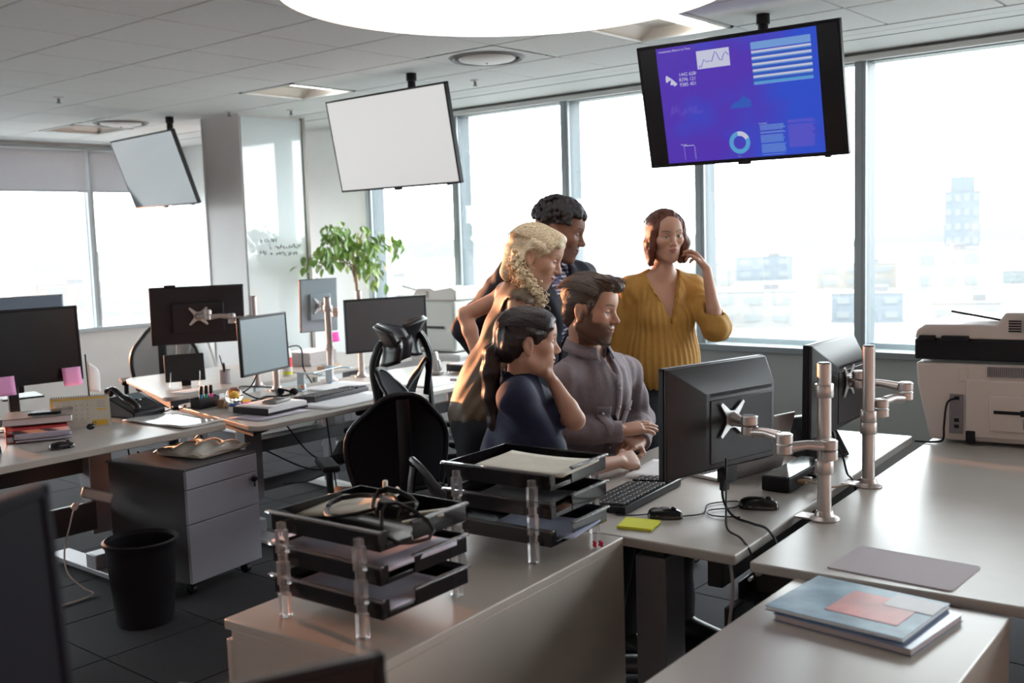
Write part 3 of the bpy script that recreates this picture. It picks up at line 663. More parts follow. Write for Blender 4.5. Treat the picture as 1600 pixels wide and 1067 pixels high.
paper('bluish sheet in the lowest tray of the rear tray stack', (-1.84, 2.305, .786), .2, .28, .19, mat('bluish_paper', (.40, .42, .56), .8), 2, curl=.004)
paper('dark folder edge in the middle tray of the rear tray stack', (-1.92, 2.305, .860), .2, .26, .2, mat('grey_folder', (.10, .09, .09), .7), 2, curl=.004)
paper('cream envelope leaning in the top tray of the front stack', (-1.97, 1.69, .965), .35, .22, .16, PAPERC, 3, rot=(.06, -.10, .3), curl=.004)
t = thing('cable_bundle', 'coiled black cable with plug lying in the top front tray', 'cable', (-1.83, 1.65, .952))
r_ = random.Random(4)
def coil(c, r, turns, tilt, n=14, ph=0):
    pts = []
    for k in range(int(turns*n)+1):
        a = ph+2*PI*k/n; rr = r*(1+.12*math.sin(3*a)); p = Vector((rr*math.cos(a), rr*.75*math.sin(a), .004*k/n)); p.rotate(Euler(tilt)); pts.append(p+Vector(c))
    return pts
MB().tube(coil((-.06, .0, .03), .10, 1.6, (.12, -.1, 0)), .0045, 7).tube(coil((.03, .03, .04), .06, 2.2, (.35, .2, 0), ph=2), .0045, 7).tube(coil((.13, -.03, .02), .065, 1.2, (.5, .5, .3), ph=1), .0045, 7).build('cord', BLACK, t)
MB().box((.06, -.01, .045), (.055, .035, .032), (.2, .3, .5)).cyl((.09, 0, .05), (.12, .02, .055), .008).build('plug', BLACK, t, bevel=.005)
t = thing('plastic_clip', 'cream forked plastic clip standing out of the front tray', 'clip', (-1.862, 1.72, 0.953), .6)
MB().tube([(-.05, 0, .014), (0, 0, .022), (.006, .0, .06)], [.007, .009, .006], 8).tube([(.0, 0, .025), (-.004, 0, .05), (-.002, -.004, .082)], [.009, .007, .006], 8).tube([(.0, 0, .025), (.014, .004, .045), (.028, .004, .062)], [.009, .007, .005], 8).build('clip_body', mat('cream_plastic', (.70, .66, .55), .5), t)
for k, (x, y, a, lb) in enumerate(((-1.72, 1.70, .9, 'cream plastic strip lying across cables in the front tray'), (-1.75, 1.755, .6, 'thin pale strip lying at the back corner of the front tray'))):
    o = MB().box((0, 0, .0), (.10, .014, .006), (0, -.12, 0)).build('plastic_strip', mat('cream_plastic', (0, 0, 0)), None, bevel=.002); o.location = (x, y, .965); o.rotation_euler = (0, 0, a); tag(o, lb, 'strip')
for k, (x, y) in enumerate(((-1.700, 2.36), (-1.688, 2.372), (-1.676, 2.365), (-1.690, 2.352))):
    t = thing('push_pin', 'tiny red push pin lying on the cream cabinet edge', 'push pin', (x, y, .736), k*1.3, 'red push pins')
    MB().lathe([(.005, 0), (.0055, .002), (.003, .004), (.003, .009), (.005, .012), (.005, .014)], 10).build('cap', mat('pin_red', (.60, .02, .06), .35), t)

# ---- keyboard, mice
def keyboard(label, loc, rz, w=.44, d=.16, m=None, km=None, rows=5, cols=17, tilt=.05):
    t = thing('keyboard', label, 'keyboard', loc, 0, rot=(0, 0, rz))
    MB()._add([(-d/2, -w/2, 0), (d/2, -w/2, 0), (d/2, w/2, 0), (-d/2, w/2, 0), (-d/2, -w/2, .014), (d/2, -w/2, .026), (d/2, w/2, .026), (-d/2, w/2, .014)],
        [(3, 2, 1, 0), (4, 5, 6, 7), (0, 1, 5, 4), (1, 2, 6, 5), (2, 3, 7, 6), (3, 0, 4, 7)]).build('case', m or BLACK, t, bevel=.004)
    b = MB()
    for r in range(rows):
        for c in range(cols):
            x = -d/2+.02+r*(d-.04)/(rows-1)*.98; y = -w/2+.02+c*(w-.04)/(cols-1)
            if c == cols-4: continue
            b.box((x, y, .019+(x+d/2)/d*.012), ((d-.04)/rows*.98, (w-.04)/cols*.86, .008), (0, -.08, 0))
    k = b.build('keys', km or DGREY, t, bevel=.0015); k['kind'] = 'stuff'
    return t
keyboard('black keyboard on the desk before the seated pair', (-1.925, 2.905, .731), math.radians(7))
keyboard('long black keyboard on the desk in front of the empty chairs', (-4.68, 3.92, .733), math.radians(9), .48, .17, mat('kb_dark', (.03, .025, .03), .5), mat('kb_keys', (.05, .045, .05), .5))
def mouse(label, loc, rz, s=1.0, grp='computer mice'):
    t = thing('computer_mouse', label, 'mouse', loc, rz, grp)
    MB().grid(lambda a, b: (s*(.055*math.cos(PI*(1-a))), s*.031*math.sin(PI*a)**.55*math.cos(PI*b)*(1+.1*math.cos(PI*a)), s*.036*math.sin(PI*a)**.5*math.sin(PI*b)**.7*(1-.25*a)), 17, 15).build('shell', BLACKG, t)
    MB().cyl((s*.026, -.003, s*.026), (s*.026, .003, s*.026), s*.009).build('wheel', DGREY, t)
    return t
mouse('black wired mouse beside the lime sticky notes', (-1.70, 2.745, .731), math.radians(25))
mouse('larger black mouse lying under the thick monitor arm', (-1.51, 3.005, .731), math.radians(20), 1.15)
mouse('black mouse near the red binder on the left desk', (-4.57, 2.245, .731), math.radians(80))
t = thing('sticky_note_pad', 'lime green sticky note pad at the near desk corner', 'sticky notes', (-1.716, 2.618, .731), math.radians(15))
MB().box((0, 0, .004), (.108, .10, .007)).build('pad', YELNOTE, t); MB().box((.0, .0, .0085), (.108, .10, .001), (.01, .02, .04)).build('sheet', YELNOTE, t)
# ---- laptop
t = thing('laptop', 'silver laptop half hidden behind the thick black monitor', 'laptop', (-1.85, 3.42, .731), math.radians(168))
MB().box((.0, 0, .008), (.235, .33, .013)).build('base', SILV2, t, bevel=.004)
kb = MB()
for r in range(5):
    for c in range(13): kb.box((.02-.09+r*.022+.06, -.145+c*.0242, .0155), (.018, .020, .003))
k = kb.build('keys', mat('laptop_keys', (.16, .17, .20), .5), t); k['kind'] = 'stuff'
MB().box((-.155, 0, .115), (.007, .33, .225), (0, -.28, 0)).build('lid', mat('laptop_lid', (.42, .39, .38), .35, metal=.5), t, bevel=.003)
MB().box((-.149, 0, .118), (.002, .30, .19), (0, -.28, 0)).build('screen', SCRB, t)
# ---- docking block, desk phone with round silver face
t = thing('docking_station', 'black rectangular docking block with plugs at its side', 'docking station', (-1.57, 3.405, .731), math.radians(4))
MB().box((0, 0, .026), (.10, .37, .05)).build('case', BLACK, t, bevel=.004); MB().box((0, 0, .0515), (.088, .35, .002)).build('lid', BLACKG, t)
for k, y in enumerate((-.10, -.05, .0, .05, .1)): MB().box((.062, y, .025), (.03, .018, .012)).build('connector', (WOODN, SILVER, BLACK, SILV2, BLACK)[k], t, bevel=.002)
t = thing('desk_phone', 'black desk phone with round handset and silver button face', 'telephone', (-1.70, 3.86, .731), math.radians(-25))
MB()._add([(-.09, -.10, 0), (.10, -.10, 0), (.10, .10, 0), (-.09, .10, 0), (-.07, -.10, .15), (-.02, -.10, .15), (-.02, .10, .15), (-.07, .10, .15)], [(3, 2, 1, 0), (4, 5, 6, 7), (0, 1, 5, 4), (1, 2, 6, 5), (2, 3, 7, 6), (3, 0, 4, 7)]).build('body', BLACK, t, bevel=.012, seg=3)
MB().tube([(.045-.07*math.cos(a)*.6, .02+.10*math.cos(a), .10+.11*math.sin(a)) for a in np.linspace(0, PI, 18)], [.018]*18, 10).build('handset', BLACKG, t)
f = MB().cyl((.03, .0, .085), (.045, .0, .098), .062).build('face', SILV2, t)
bb = MB()
for r in range(4):
    for c in range(3): bb.box((.046+.0, -.035+c*.016-.0, .085+r*.012), (.006, .010, .008), (0, -.7, 0))
MB().cyl((.045, .022, .098), (.05, .022, .103), .020).build('dial', BLACK, f); q = bb.build('buttons', BLACK, f); q['kind'] = 'stuff'
paper('white notepad under the hands of the seated man', (-2.03, 3.28, .737), .2, .20, .29, PAPER, 8)
paper('pale teal sheet beneath the seated man reaching hand', (-1.98, 3.62, .735), .1, .21, .29, mat('teal_paper', (.30, .45, .46), .7), 1)
# ---- right desk: desk mat sheet, printer
o = MB().prism(rpoly([(-.16, -.115), (.16, -.115), (.16, .115), (-.16, .115)], .012), 0, .003).build('desk_mat', mat('mauve_mat', (.47, .41, .44), .7), None); o.location = (-.932, 2.668, .7305); o.rotation_euler = (0, 0, math.radians(-1)); tag(o, 'thin mauve rectangular mat lying on the right desk', 'desk mat')
t = thing('printer', 'large cream multifunction printer seen from its back side', 'printer', (-1.06, 4.36, .731), math.radians(8))
W2 = .40
MB().prism([(-W2+.055, .015), (-W2+.005, .24), (-W2+.0, .33), (W2, .33), (W2-.01, .24), (W2-.055, .015)], 0, .48, 'y').build('body', PRINTW, t, bevel=.010, seg=3)
MB().box((0, .24, .385), (2*W2+.01, .50, .085)).build('scanner_band', BLACK, t, bevel=.008)
MB().box((-.25, -.018, .432), (.10, .03, .02)).box((-.355, -.018, .432), (.06, .03, .02)).build('hinge', BLACK, t, bevel=.002)
MB().prism([(-W2-.005, .428), (-W2+.002, .462), (-W2+.035, .485), (-.10, .487), (-.07, .535), (W2, .540), (W2, .428)], -.005, .47, 'y').build('lid', PRINTW, t, bevel=.008, seg=3)
MB().box((.06, -.018, .487), (.12, .03, .10)).build('hinge_cover', PRINTW, t, bevel=.014, seg=3)
for r in range(6):
    for c in range(2): MB().box((.035+c*.045, -.035, .455+r*.012), (.036, .004, .005)).build('vent_slot', BLACK, t)
for r in range(5): MB().box((-.035, -.008, .463+r*.010), (.045, .004, .005)).build('vent_slot', BLACK, t)
MB().box((-.17, .18, .515), (.22, .24, .008), (0, .18, 0)).build('paper_support', BLACK, t, bevel=.003)
MB().box((.14, .2, .548), (.10, .14, .012)).build('feed_flap', BLACK, t, bevel=.003)
MB().box((.02, -.004, .150), (.46, .014, .235)).build('rear_cover', PRINTW, t, bevel=.006)
MB().box((.06, -.013, .135), (.36, .010, .14)).build('access_door', PRINTW, t, bevel=.004)
MB().box((.06, -.019, .142), (.33, .004, .013)).build('paper_slot', BLACK, t)
for x in (.0, .10): MB().box((x, -.023, .142), (.018, .006, .024)).build('latch', BLACK, t, bevel=.002)
MB().box((.06, -.0195, .100), (.12, .003, .040)).build('grip_recess', mat('grip_grey', (.30, .25, .25), .5), t, bevel=.001)
g = MB()
for k in range(46): g.box((-.13+k*.0075, -.002, .300), (.0035, .006, .040))
q = g.build('vent_grille', mat('grille_dark', (.16, .15, .18), .5), t); q['kind'] = 'stuff'
for x in (-.22, .28): MB().box((x, -.001, .285), (.034, .006, .055)).build('side_clip', PRINTW, t, bevel=.003)
MB().box((-.245, -.004, .125), (.05, .012, .16)).build('socket_panel', mat('socket_grey', (.20, .18, .20), .5), t, bevel=.002)
for z_ in (.19, .10, .075): MB().box((-.242, -.011, z_), (.018, .004, .014)).build('socket', BLACK, t)
for x in (-.19, .23): MB().box((x, .0, .035), (.035, .03, .05)).build('foot', BLACK, t, bevel=.003)
MB().tube(smoothpath([(-.245, -.014, .19), (-.275, -.03, .17), (-.285, -.035, .08), (-.29, -.03, .02), (-.33, -.02, .006), (-.40, -.02, .004)]), .0045, 8).build('power_cable', BLACK, t)
# ---- magazines on the right cabinet
def mag_mat():
    m = bpy.data.materials.new('magazine_cover'); m.use_nodes = True; nt = m.node_tree; b = nt.nodes['Principled BSDF']; b.inputs['Roughness'].default_value = .38
    tc = nt.nodes.new('ShaderNodeTexCoord'); sx = nt.nodes.new('ShaderNodeSeparateXYZ'); nt.links.new(tc.outputs['Generated'], sx.inputs[0])
    n = nt.nodes.new('ShaderNodeTexNoise'); n.inputs['Scale'].default_value = 3; nt.links.new(tc.outputs['Generated'], n.inputs['Vector'])
    r = nt.nodes.new('ShaderNodeValToRGB'); nt.links.new(n.outputs['Fac'], r.inputs[0])
    r.color_ramp.elements[0].color = (.035, .12, .21, 1); r.color_ramp.elements[1].color = (.13, .29, .40, 1); r.color_ramp.elements[0].position = .35; r.color_ramp.elements[1].position = .65
    nt.links.new(r.outputs[0], b.inputs['Base Color']); return m
MAGM = mag_mat(); MAGR = mat('magazine_red', (.50, .11, .10), .38, var=.35, vscale=9); MAGG = mat('magazine_grey', (.40, .36, .39), .38, var=.1, vscale=12)
t = thing('magazine', 'blue and red glossy magazine on top of the cabinet pile', 'magazine', (-.915, 2.315, .7295), math.radians(-3), 'magazines on the right cabinet')
MB().box((0, 0, .005), (.325, .265, .009)).build('pages', PAPER, t)
c = MB().box((0, 0, .0102), (.33, .272, .0012)).box((0, 0, .0006), (.33, .272, .0012)).build('cover', MAGM, t)
MB().box((.040, .005, .0112), (.17, .16, .0008)).build('red_panel', MAGR, c); MB().box((.105, .075, .0116), (.115, .085, .0008)).build('grey_panel', MAGG, c)
t = thing('magazine', 'blue magazine underneath, sticking out to the right', 'magazine', (-.885, 2.30, .7125), math.radians(-5), 'magazines on the right cabinet')
MB().box((0, 0, .008), (.325, .265, .015)).build('pages', mat('page_edges', (.42, .36, .36), .7), t); MB().box((0, 0, .0158), (.33, .272, .0012)).box((0, 0, .0006), (.33, .272, .0012)).build('cover', mat('magazine_navy', (.10, .14, .26), .2), t)

# ---- left desk
def desk_tel(label, loc, rz):
    t = thing('desk_telephone', label, 'telephone', loc, rz)
    MB()._add([(-.11, -.10, 0), (.10, -.10, 0), (.10, .12, 0), (-.11, .12, 0), (-.10, -.10, .105), (.10, -.10, .03), (.10, .12, .03), (-.10, .12, .105)], [(3, 2, 1, 0), (4, 5, 6, 7), (0, 1, 5, 4), (1, 2, 6, 5), (2, 3, 7, 6), (3, 0, 4, 7)]).build('body', BLACK, t, bevel=.008, seg=3)
    MB().tube(smoothpath([(-.11, -.075, .125), (-.07, -.075, .145), (.0, -.075, .105), (.07, -.075, .08), (.11, -.075, .045)]), [.022, .028, .027, .024, .020, .018, .017, .016, .016, .016, .016, .016, .016, .016, .017, .018, .02, .021, .022, .023, .023, .022, .021, .021, .020, .02, .02, .02, .02, .02, .02, .018, .015], 12).build('handset', BLACKG, t)
    MB().box((-.055, .045, .094), (.065, .12, .004), (0, .36, 0)).build('display', SCRG, t)
    b = MB()
    for r in range(5):
        for c in range(5): b.box((.0+r*.019, -.01+c*.022, .070-r*.0071), (.013, .017, .006), (0, .36, 0))
    q = b.build('buttons', DGREY, t); q['kind'] = 'stuff'
    MB().sphere((-.012, .045, .078), (.011, .011, .006)).build('navigation_button', SILV2, t)
    return t
desk_tel('black desk telephone with handset beside the tent calendar', (-5.12, 2.93, .731), math.radians(12))
MB_c = MB().tube([(.02*math.cos(a*2.2)+a*.012, .02*math.sin(a*2.2)+.3*math.sin(a*.09), .012+.008*math.sin(a*2.2)) for a in np.linspace(0, 22, 130)], .0035, 6)
o = MB_c.build('curly_cord', BLACK, None); o.location = (-5.05, 2.99, .735); o.rotation_euler = (0, 0, .35); tag(o, 'coiled black telephone cord on the left desk', 'cord')
t = thing('desk_calendar', 'cream tent calendar with yellow border on the left desk', 'calendar', (-5.07, 2.60, .731), math.radians(-32))
T = t
MB()._add([(.05, -.14, 0), (.05, .14, 0), (.0, .14, .15), (.0, -.14, .15), (-.06, -.14, 0), (-.06, .14, 0)], [(0, 1, 2, 3), (3, 2, 5, 4), (4, 5, 1, 0)]).build('tent_card', PAPERC, t, solid=.002, smooth=False)
def onface(u, v, lift=.0025): z_ = v*.15; x_ = .05*(1-v)+lift; return (x_, -.14+u*.28, z_+lift*.3)
def fq(mb, u0, v0, u1, v1): mb._add([onface(u0, v0), onface(u1, v0), onface(u1, v1), onface(u0, v1)], [(0, 1, 2, 3)])
b = MB(); fq(b, .02, .05, .05, .95); fq(b, .02, .90, .95, .95); fq(b, .70, .03, .96, .2); fq(b, .78, .52, .94, .57); b.build('yellow_print', YEL, T, smooth=False)
b = MB()
for r in range(4):
    for c in range(6): fq(b, .12+c*.10, .25+r*.15, .145+c*.10, .275+r*.15)
for r in range(5): fq(b, .78, .62+r*.05, .93, .63+r*.05)
q = b.build('date_print', mat('grey_ink', (.30, .28, .28), .8), T, smooth=False); q['kind'] = 'stuff'
b = MB()
for k in range(24): b.tube([(.004*math.cos(a), -.13+k*.0113, .152+.005*math.sin(a)) for a in np.linspace(0, 2*PI, 7)], .0010, 4)
q = b.build('wire_binding', DGREY, T); q['kind'] = 'stuff'
t = thing('ring_binder', 'red ring binder lying flat with papers inside', 'binder', (-4.99, 2.33, .731), math.radians(-23))
MB().box((0, 0, .002), (.30, .27, .003)).box((0, 0, .062), (.30, .27, .003), (0, .03, 0)).box((.02, -.135, .032), (.30, .004, .062)).build('cover', RED, t, bevel=.001)
MB().cyl((.10, -.138, .035), (.10, -.132, .035), .014).build('finger_hole', BLACK, t); MB().box((-.09, -.138, .035), (.07, .002, .04)).build('spine_label', PAPER, t)
sheet_stack(MB(), (.03, .02, .006), .29, .24, 5, .007, 0, .012).build('papers', PAPERL, t)
t = thing('notebook', 'thick cream notebook on top of the red binder', 'notebook', (-5.02, 2.36, .800), math.radians(-28))
MB().box((0, 0, .016), (.24, .30, .030)).build('pages', PAPER, t, bevel=.002); MB().box((0, 0, .033), (.25, .31, .003)).box((0, 0, .001), (.25, .31, .003)).build('cover', mat('taupe_cover', (.22, .20, .19), .5), t)
t = thing('mobile_phone', 'black mobile phone lying on the cream notebook', 'phone', (-4.97, 2.37, .836), math.radians(60))
MB().box((0, 0, .006), (.15, .075, .010)).build('case', BLACK, t, bevel=.004); MB().box((0, 0, .0115), (.13, .066, .001)).build('glass', BLACKG, t)
t = thing('bulldog_clip', 'small black clip lying at the binder corner', 'clip', (-4.88, 2.55, .752)); MB().sphere((0, 0, 0), (.018, .022, .016)).tube(coil((.0, .02, .01), .014, 1, (1.2, 0, 0)), .002, 6).build('clip_body', BLACKG, t)
t = thing('headphone_case', 'rounded black soft case at the left picture edge', 'case', (-4.80, 1.93, .731), .3)
MB().grid(lambda a, b: (.13*math.cos(PI*(1-a)), .12*math.sin(PI*a)**.6*math.cos(PI*b), .07*math.sin(PI*a)**.6*math.sin(PI*b)**.6), 17, 15).build('shell', BLACKM, t)
MB().tube([(.128*math.cos(a), .118*math.sin(a), .018) for a in np.linspace(0, 2*PI, 40)], .004, 6).build('zip', DGREY, t)
t = thing('document_sleeve', 'white plastic document sleeve near the left desk corner', 'document sleeve', (-4.755, 2.925, .731), math.radians(5))
MB().grid(lambda a, b: ((a-.5)*.50, (b-.5)*.245, .006+.003*math.sin(9*a+5*b)), 16, 12).build('sleeve', mat('sleeve_gloss', (.66, .64, .63), .10, coat=.6), t, solid=.006)
def note(label, c, yaw, w=.075, m=PINK, tilt=8):
    t = MB().grid(lambda a, b: (.006*(1-b)**2, (a-.5)*w, (b-1)*w), 5, 6).build('sticky_note', m, None, solid=.0008); t.location = c; t.rotation_euler = (0, -math.radians(tilt), math.radians(yaw)); tag(t, label, 'sticky note'); return t
note('pink sticky note hanging at the black monitor lower left', (-5.20, 2.289, 1.012), -5.7, .095)
note('pink sticky note hanging at the black monitor lower corner', (-5.182, 2.624, 1.022), -5.7, .095)
t = thing('desk_flag', 'small white flag on a thin black stick behind the telephone', 'flag', (-5.27, 2.76, .731), .5)
MB().cyl((0, 0, .0), (-.01, 0, .34), .004, n=8).build('stick', BLACK, t); MB().grid(lambda a, b: (-.008+.02*math.sin(3*a), .012+.10*a, .30-.08*a-.16*b*(1-.35*a)), 10, 10).build('cloth', PAPER, t, solid=.001)
MB().lathe([(.03, 0), (.03, .008), (.006, .02)], 16).build('base', BLACK, t)
paper('loose white papers under the black monitor with pink notes', (-5.18, 2.38, .738), .4, .25, .33, PAPER, 6, curl=.01)

# ---- keyboard desk
t = thing('pen_tray', 'black pen box with pens standing by the kraft box', 'pen box', (-5.00, 3.285, .731), math.radians(10))
MB().box((0, 0, .004), (.07, .15, .006)).box((-.034, 0, .03), (.003, .15, .058)).box((.034, 0, .03), (.003, .15, .058)).box((0, -.074, .03), (.07, .003, .058)).box((0, .074, .03), (.07, .003, .058)).build('box', BLACK, t, bevel=.001)
for k, (m_, y, lb) in enumerate(((BLUE, -.035, 'blue marker with black cap standing in the pen box'), (GREEN, .0, 'green marker with black cap standing in the pen box'), (HOTPINK, .035, 'pink marker with black cap standing in the pen box'))):
    t = thing('marker_pen', lb, 'marker', (-5.0+.0*k, 3.29+y, .742), 0, 'markers in the pen box', rot=(.05*(k-1), .08, 0))
    MB().lathe([(.006, 0), (.009, .01), (.010, .065), (.009, .07)], 12).build('barrel', m_, t); MB().lathe([(.0105, .066), (.0105, .105), (.008, .112)], 12).build('cap', BLACK, t)
t = thing('kraft_box', 'small brown cardboard box beside the pen box', 'box', (-4.90, 3.37, .731), math.radians(8)); MB().box((0, 0, .024), (.06, .11, .046)).build('carton', WOODN, t, bevel=.002); MB().box((0, 0, .048), (.06, .05, .001)).build('tape', PAPERC, t)
note('white note card leaning on the brown cardboard box', (-4.86, 3.345, .790), 12, .06, PAPER, -22)
t = thing('index_flags', 'stack of orange, pink and lime index flags', 'index flags', (-4.81, 3.405, .731), math.radians(6))
for k, m_ in enumerate((YELNOTE, HOTPINK, YEL)): MB().box((0, 0, .008+.014*k), (.05, .06, .013)).build('flag_block', m_, t, bevel=.001)
for k in range(4): MB().cyl((-.05, -.02+k*.016, .0), (-.05, -.02+k*.016, .065), .004, n=8).build('marker_tip', mat('orange_tip', (.85, .25, .10), .5), t)
t = thing('snow_globe', 'round glass globe with blue band on a white base', 'globe', (-4.745, 3.30, .731))
MB().lathe([(.034, 0), (.034, .022), (.030, .026)], 24).build('base', WHITEP, t); MB().lathe([(.031, .026), (.036, .036), (.03, .045)], 24).build('band', mat('band_blue', (.05, .12, .35), .4), t)
MB().sphere((0, 0, .082), .047, 24, 16).build('glass_ball', mat('globe_glass', (1, .98, .95), .02, trans=1, ior=1.33), t); MB().sphere((0, 0, .085), (.02, .022, .016)).build('figure', YEL, t)
paper('lilac sheet under the black notebook by the globe', (-4.47, 3.325, .7335), .1, .22, .36, PAPERL, 1)
t = thing('black_notebook', 'black bound notebook with white pages near the desk corner', 'notebook', (-4.56, 3.40, .737), math.radians(10))
MB().box((0, 0, .022), (.24, .30, .026)).build('pages', PAPER, t, bevel=.002); MB().box((0, 0, .006), (.25, .31, .012)).box((-.0, -.155, .018), (.25, .004, .036)).build('cover', BLACK, t, bevel=.002)
paper('white sheet lying on the black notebook', (-4.565, 3.40, .7745), .18, .23, .29, PAPER, 1)
t = thing('calculator', 'grey calculator lying on the black notebook', 'calculator', (-4.55, 3.43, .776), math.radians(20)); MB().box((0, 0, .008), (.09, .15, .014)).build('case', mat('calc_grey', (.26, .25, .25), .4), t, bevel=.004)
b = MB()
for r in range(4):
    for c in range(6): b.box((-.03+r*.018, -.06+c*.018, .0165), (.013, .013, .003))
q = b.build('buttons', DGREY, t); q['kind'] = 'stuff'
paper('long white paper sheets under the long keyboard', (-4.47, 3.86, .7325), .1, .28, .60, PAPER, 1)
paper('white paper lying by the laptop riser', (-4.98, 4.20, .7325), .1, .25, .40, PAPER, 1)
t = thing('laptop_riser', 'pale blue metal laptop riser on the keyboard desk', 'riser', (-5.02, 4.17, .731), math.radians(18))
STEELB = mat('pale_blue_steel', (.46, .54, .60), .35, metal=.4)
for y in (-.19, .13): MB().box((-.06, y, .055), (.05, .006, .11)).box((0.0, y, .108), (.21, .035, .006), (0, .05, 0)).box((-.06, y, .003), (.06, .07, .005)).build('bracket', STEELB, t, bevel=.001)
MB().cyl((.03, -.19, .112), (.03, .13, .112), .004).build('cross_bar', STEELB, t)
t = thing('plastic_bottle', 'white drink bottle with red label and dark cap', 'bottle', (-5.70, 4.40, .731))
MB().lathe([(.030, 0), (.035, .006), (.035, .14), (.033, .155), (.018, .19), (.016, .205)], 24).build('bottle_body', mat('milky_plastic', (.68, .64, .62), .25), t); MB().lathe([(.0356, .06), (.0356, .125)], 24, cap=False).build('label_band', mat('label_red', (.70, .03, .04), .4), t); MB().lathe([(.018, .2), (.018, .228), (.016, .231)], 18).build('cap', mat('cap_brown', (.05, .035, .03), .5), t); MB().lathe([(.0355, .01), (.0355, .028)], 24, cap=False).build('yellow_band', YELNOTE, t)
t = thing('paper_ream', 'tall stack of grey edged paper on the far desk', 'paper stack', (-6.10, 4.93, .731), math.radians(12)); sheet_stack(MB(), (0, 0, 0), .24, .31, 6, .016, 0, .004).build('reams', mat('ream_edge', (.42, .39, .39), .8, var=.1, vscale=90), t); MB().box((0, 0, .0975), (.24, .31, .002)).build('top_sheet', PAPER, t)
note('hot pink note hanging under the upright monitor', (-5.74, 4.86, .985), -12, .07, HOTPINK)
t = thing('black_headset', 'tangled black headset lying beside the long keyboard', 'headset', (-4.93, 3.77, .731), .4)
MB().tube(coil((0, 0, .02), .05, 1.0, (.3, .2, 0)), .007, 8).build('headband', BLACK, t)
for x in (-.04, .05): MB().sphere((x, .03, .024), (.026, .024, .022)).build('ear_cup', BLACKM, t)
t = thing('cardboard_strip', 'small tan cardboard piece behind the silver poles', 'cardboard', (-5.72, 4.78, .731), .3); MB().box((0, 0, .014), (.08, .18, .026)).build('card', mat('tan_card', (.50, .33, .20), .8), t, bevel=.002)
t = thing('white_webcam', 'small white and orange camera ball near the silver pole', 'webcam', (-5.02, 3.98, .731)); MB().sphere((0, 0, .024), .024).build('ball', WHITEP, t); MB().cyl((.018, -.012, .026), (.027, -.018, .028), .009).build('lens', mat('orange_tip', (0, 0, 0)), t)
# the far end of that desk
t = thing('grey_handset', 'upright grey cordless handset at the desk far end', 'handset', (-4.80, 4.92, .731), .4); MB().box((0, 0, .075), (.05, .045, .15), (0, -.18, 0)).box((.0, 0, .012), (.09, .08, .022)).build('handset_body', mat('handset_grey', (.40, .39, .38), .4), t, bevel=.012, seg=3); MB().box((.03, .0, .06), (.012, .03, .07), (0, -.18, 0)).build('keypad', GSTEEL, t, bevel=.003)
t = thing('document_tray', 'single black letter tray at the keyboard desk far end', 'letter tray', (-4.66, 5.18, .731), math.radians(4)); MB().box((0, 0, .014), (.26, .34, .004)).box((.13, 0, .035), (.004, .34, .045)).box((0, -.17, .035), (.26, .004, .045)).box((-.13, 0, .035), (.004, .34, .045)).build('tray', BLACK, t); 
for (x, y) in ((.12, -.16), (.12, .16), (-.12, -.16)): MB().box((x, y, .03), (.022, .022, .06)).build('post', ACRYL2, t, bevel=.002)
paper('white papers filling the single black letter tray', (-4.67, 5.18, .786), .05, .23, .31, PAPER, 4)
note('pink sticky note on the single black letter tray', (-4.62, 5.06, .815), 10, .06, HOTPINK, 40)
t = thing('black_marker', 'black marker lying on the single letter tray papers', 'marker', (-4.60, 5.12, .800), 1.2); MB().cyl((-.06, 0, 0), (.03, 0, 0), .008, n=12).build('barrel', BLACK, t); MB().cyl((.03, 0, 0), (.065, 0, 0), .009, n=12).build('cap', BLACKG, t)
paper('white papers scattered at the keyboard desk far end', (-4.55, 4.62, .7325), .1, .30, .42, PAPER, 2); 
t = thing('closed_notebook', 'thin grey notebook near the keyboard desk far edge', 'notebook', (-4.45, 4.80, .7345), .2); MB().box((0, 0, .006), (.10, .14, .011)).build('pages', PAPERL, t); MB().box((0, 0, .0125), (.104, .144, .002)).build('cover', GSTEEL, t)

# ---- tablet desk
t = thing('tablet', 'black tablet propped on a small stand with folding legs', 'tablet', (-5.93, 3.76, .731), math.radians(-28))
MB().box((0, 0, .115), (.014, .25, .18), (0, -.28, 0)).build('case', mat('tablet_black', (.016, .014, .016), .5), t, bevel=.006, seg=3); MB().box((.03, .0, .02), (.05, .06, .035)).build('stand_foot', BLACK, t, bevel=.004)
for y in (-.09, .09): MB().tube([(.02, y, .09), (.075, y-.01, .003), (.03, y-.02, .003)], .003, 6).build('stand_leg', SILV2, t)
t = thing('pen_cup', 'grey pen cup behind the square monitor', 'cup', (-5.78, 3.96, .731)); MB().lathe([(.036, 0), (.038, .003), (.038, .085), (.035, .085), (.034, .006), (.01, .005)], 24, cap=False).build('cup_body', mat('cup_grey', (.42, .40, .42), .5), t); 
for k, (x, y, zz) in enumerate(((.0, .01, .17), (.012, -.01, .12))):
    p = thing('pen', ('long black pen leaning out of the grey cup', 'short thick black pen in the grey cup')[k], 'pen', (-5.78+x, 3.96+y, .74), 0, rot=(.15, -.16+.3*k, 0)); MB().cyl((0, 0, 0), (0, 0, zz), (.004, .009)[k], n=10).build('barrel', BLACK, p); MB().cyl((0, 0, zz), (0, 0, zz+.01), (.003, .007)[k], n=10).build('tip', DGREY, p)
paper('small white slip lying by the grey cup', (-5.66, 3.62, .7325), .1, .12, .2, PAPER, 1)

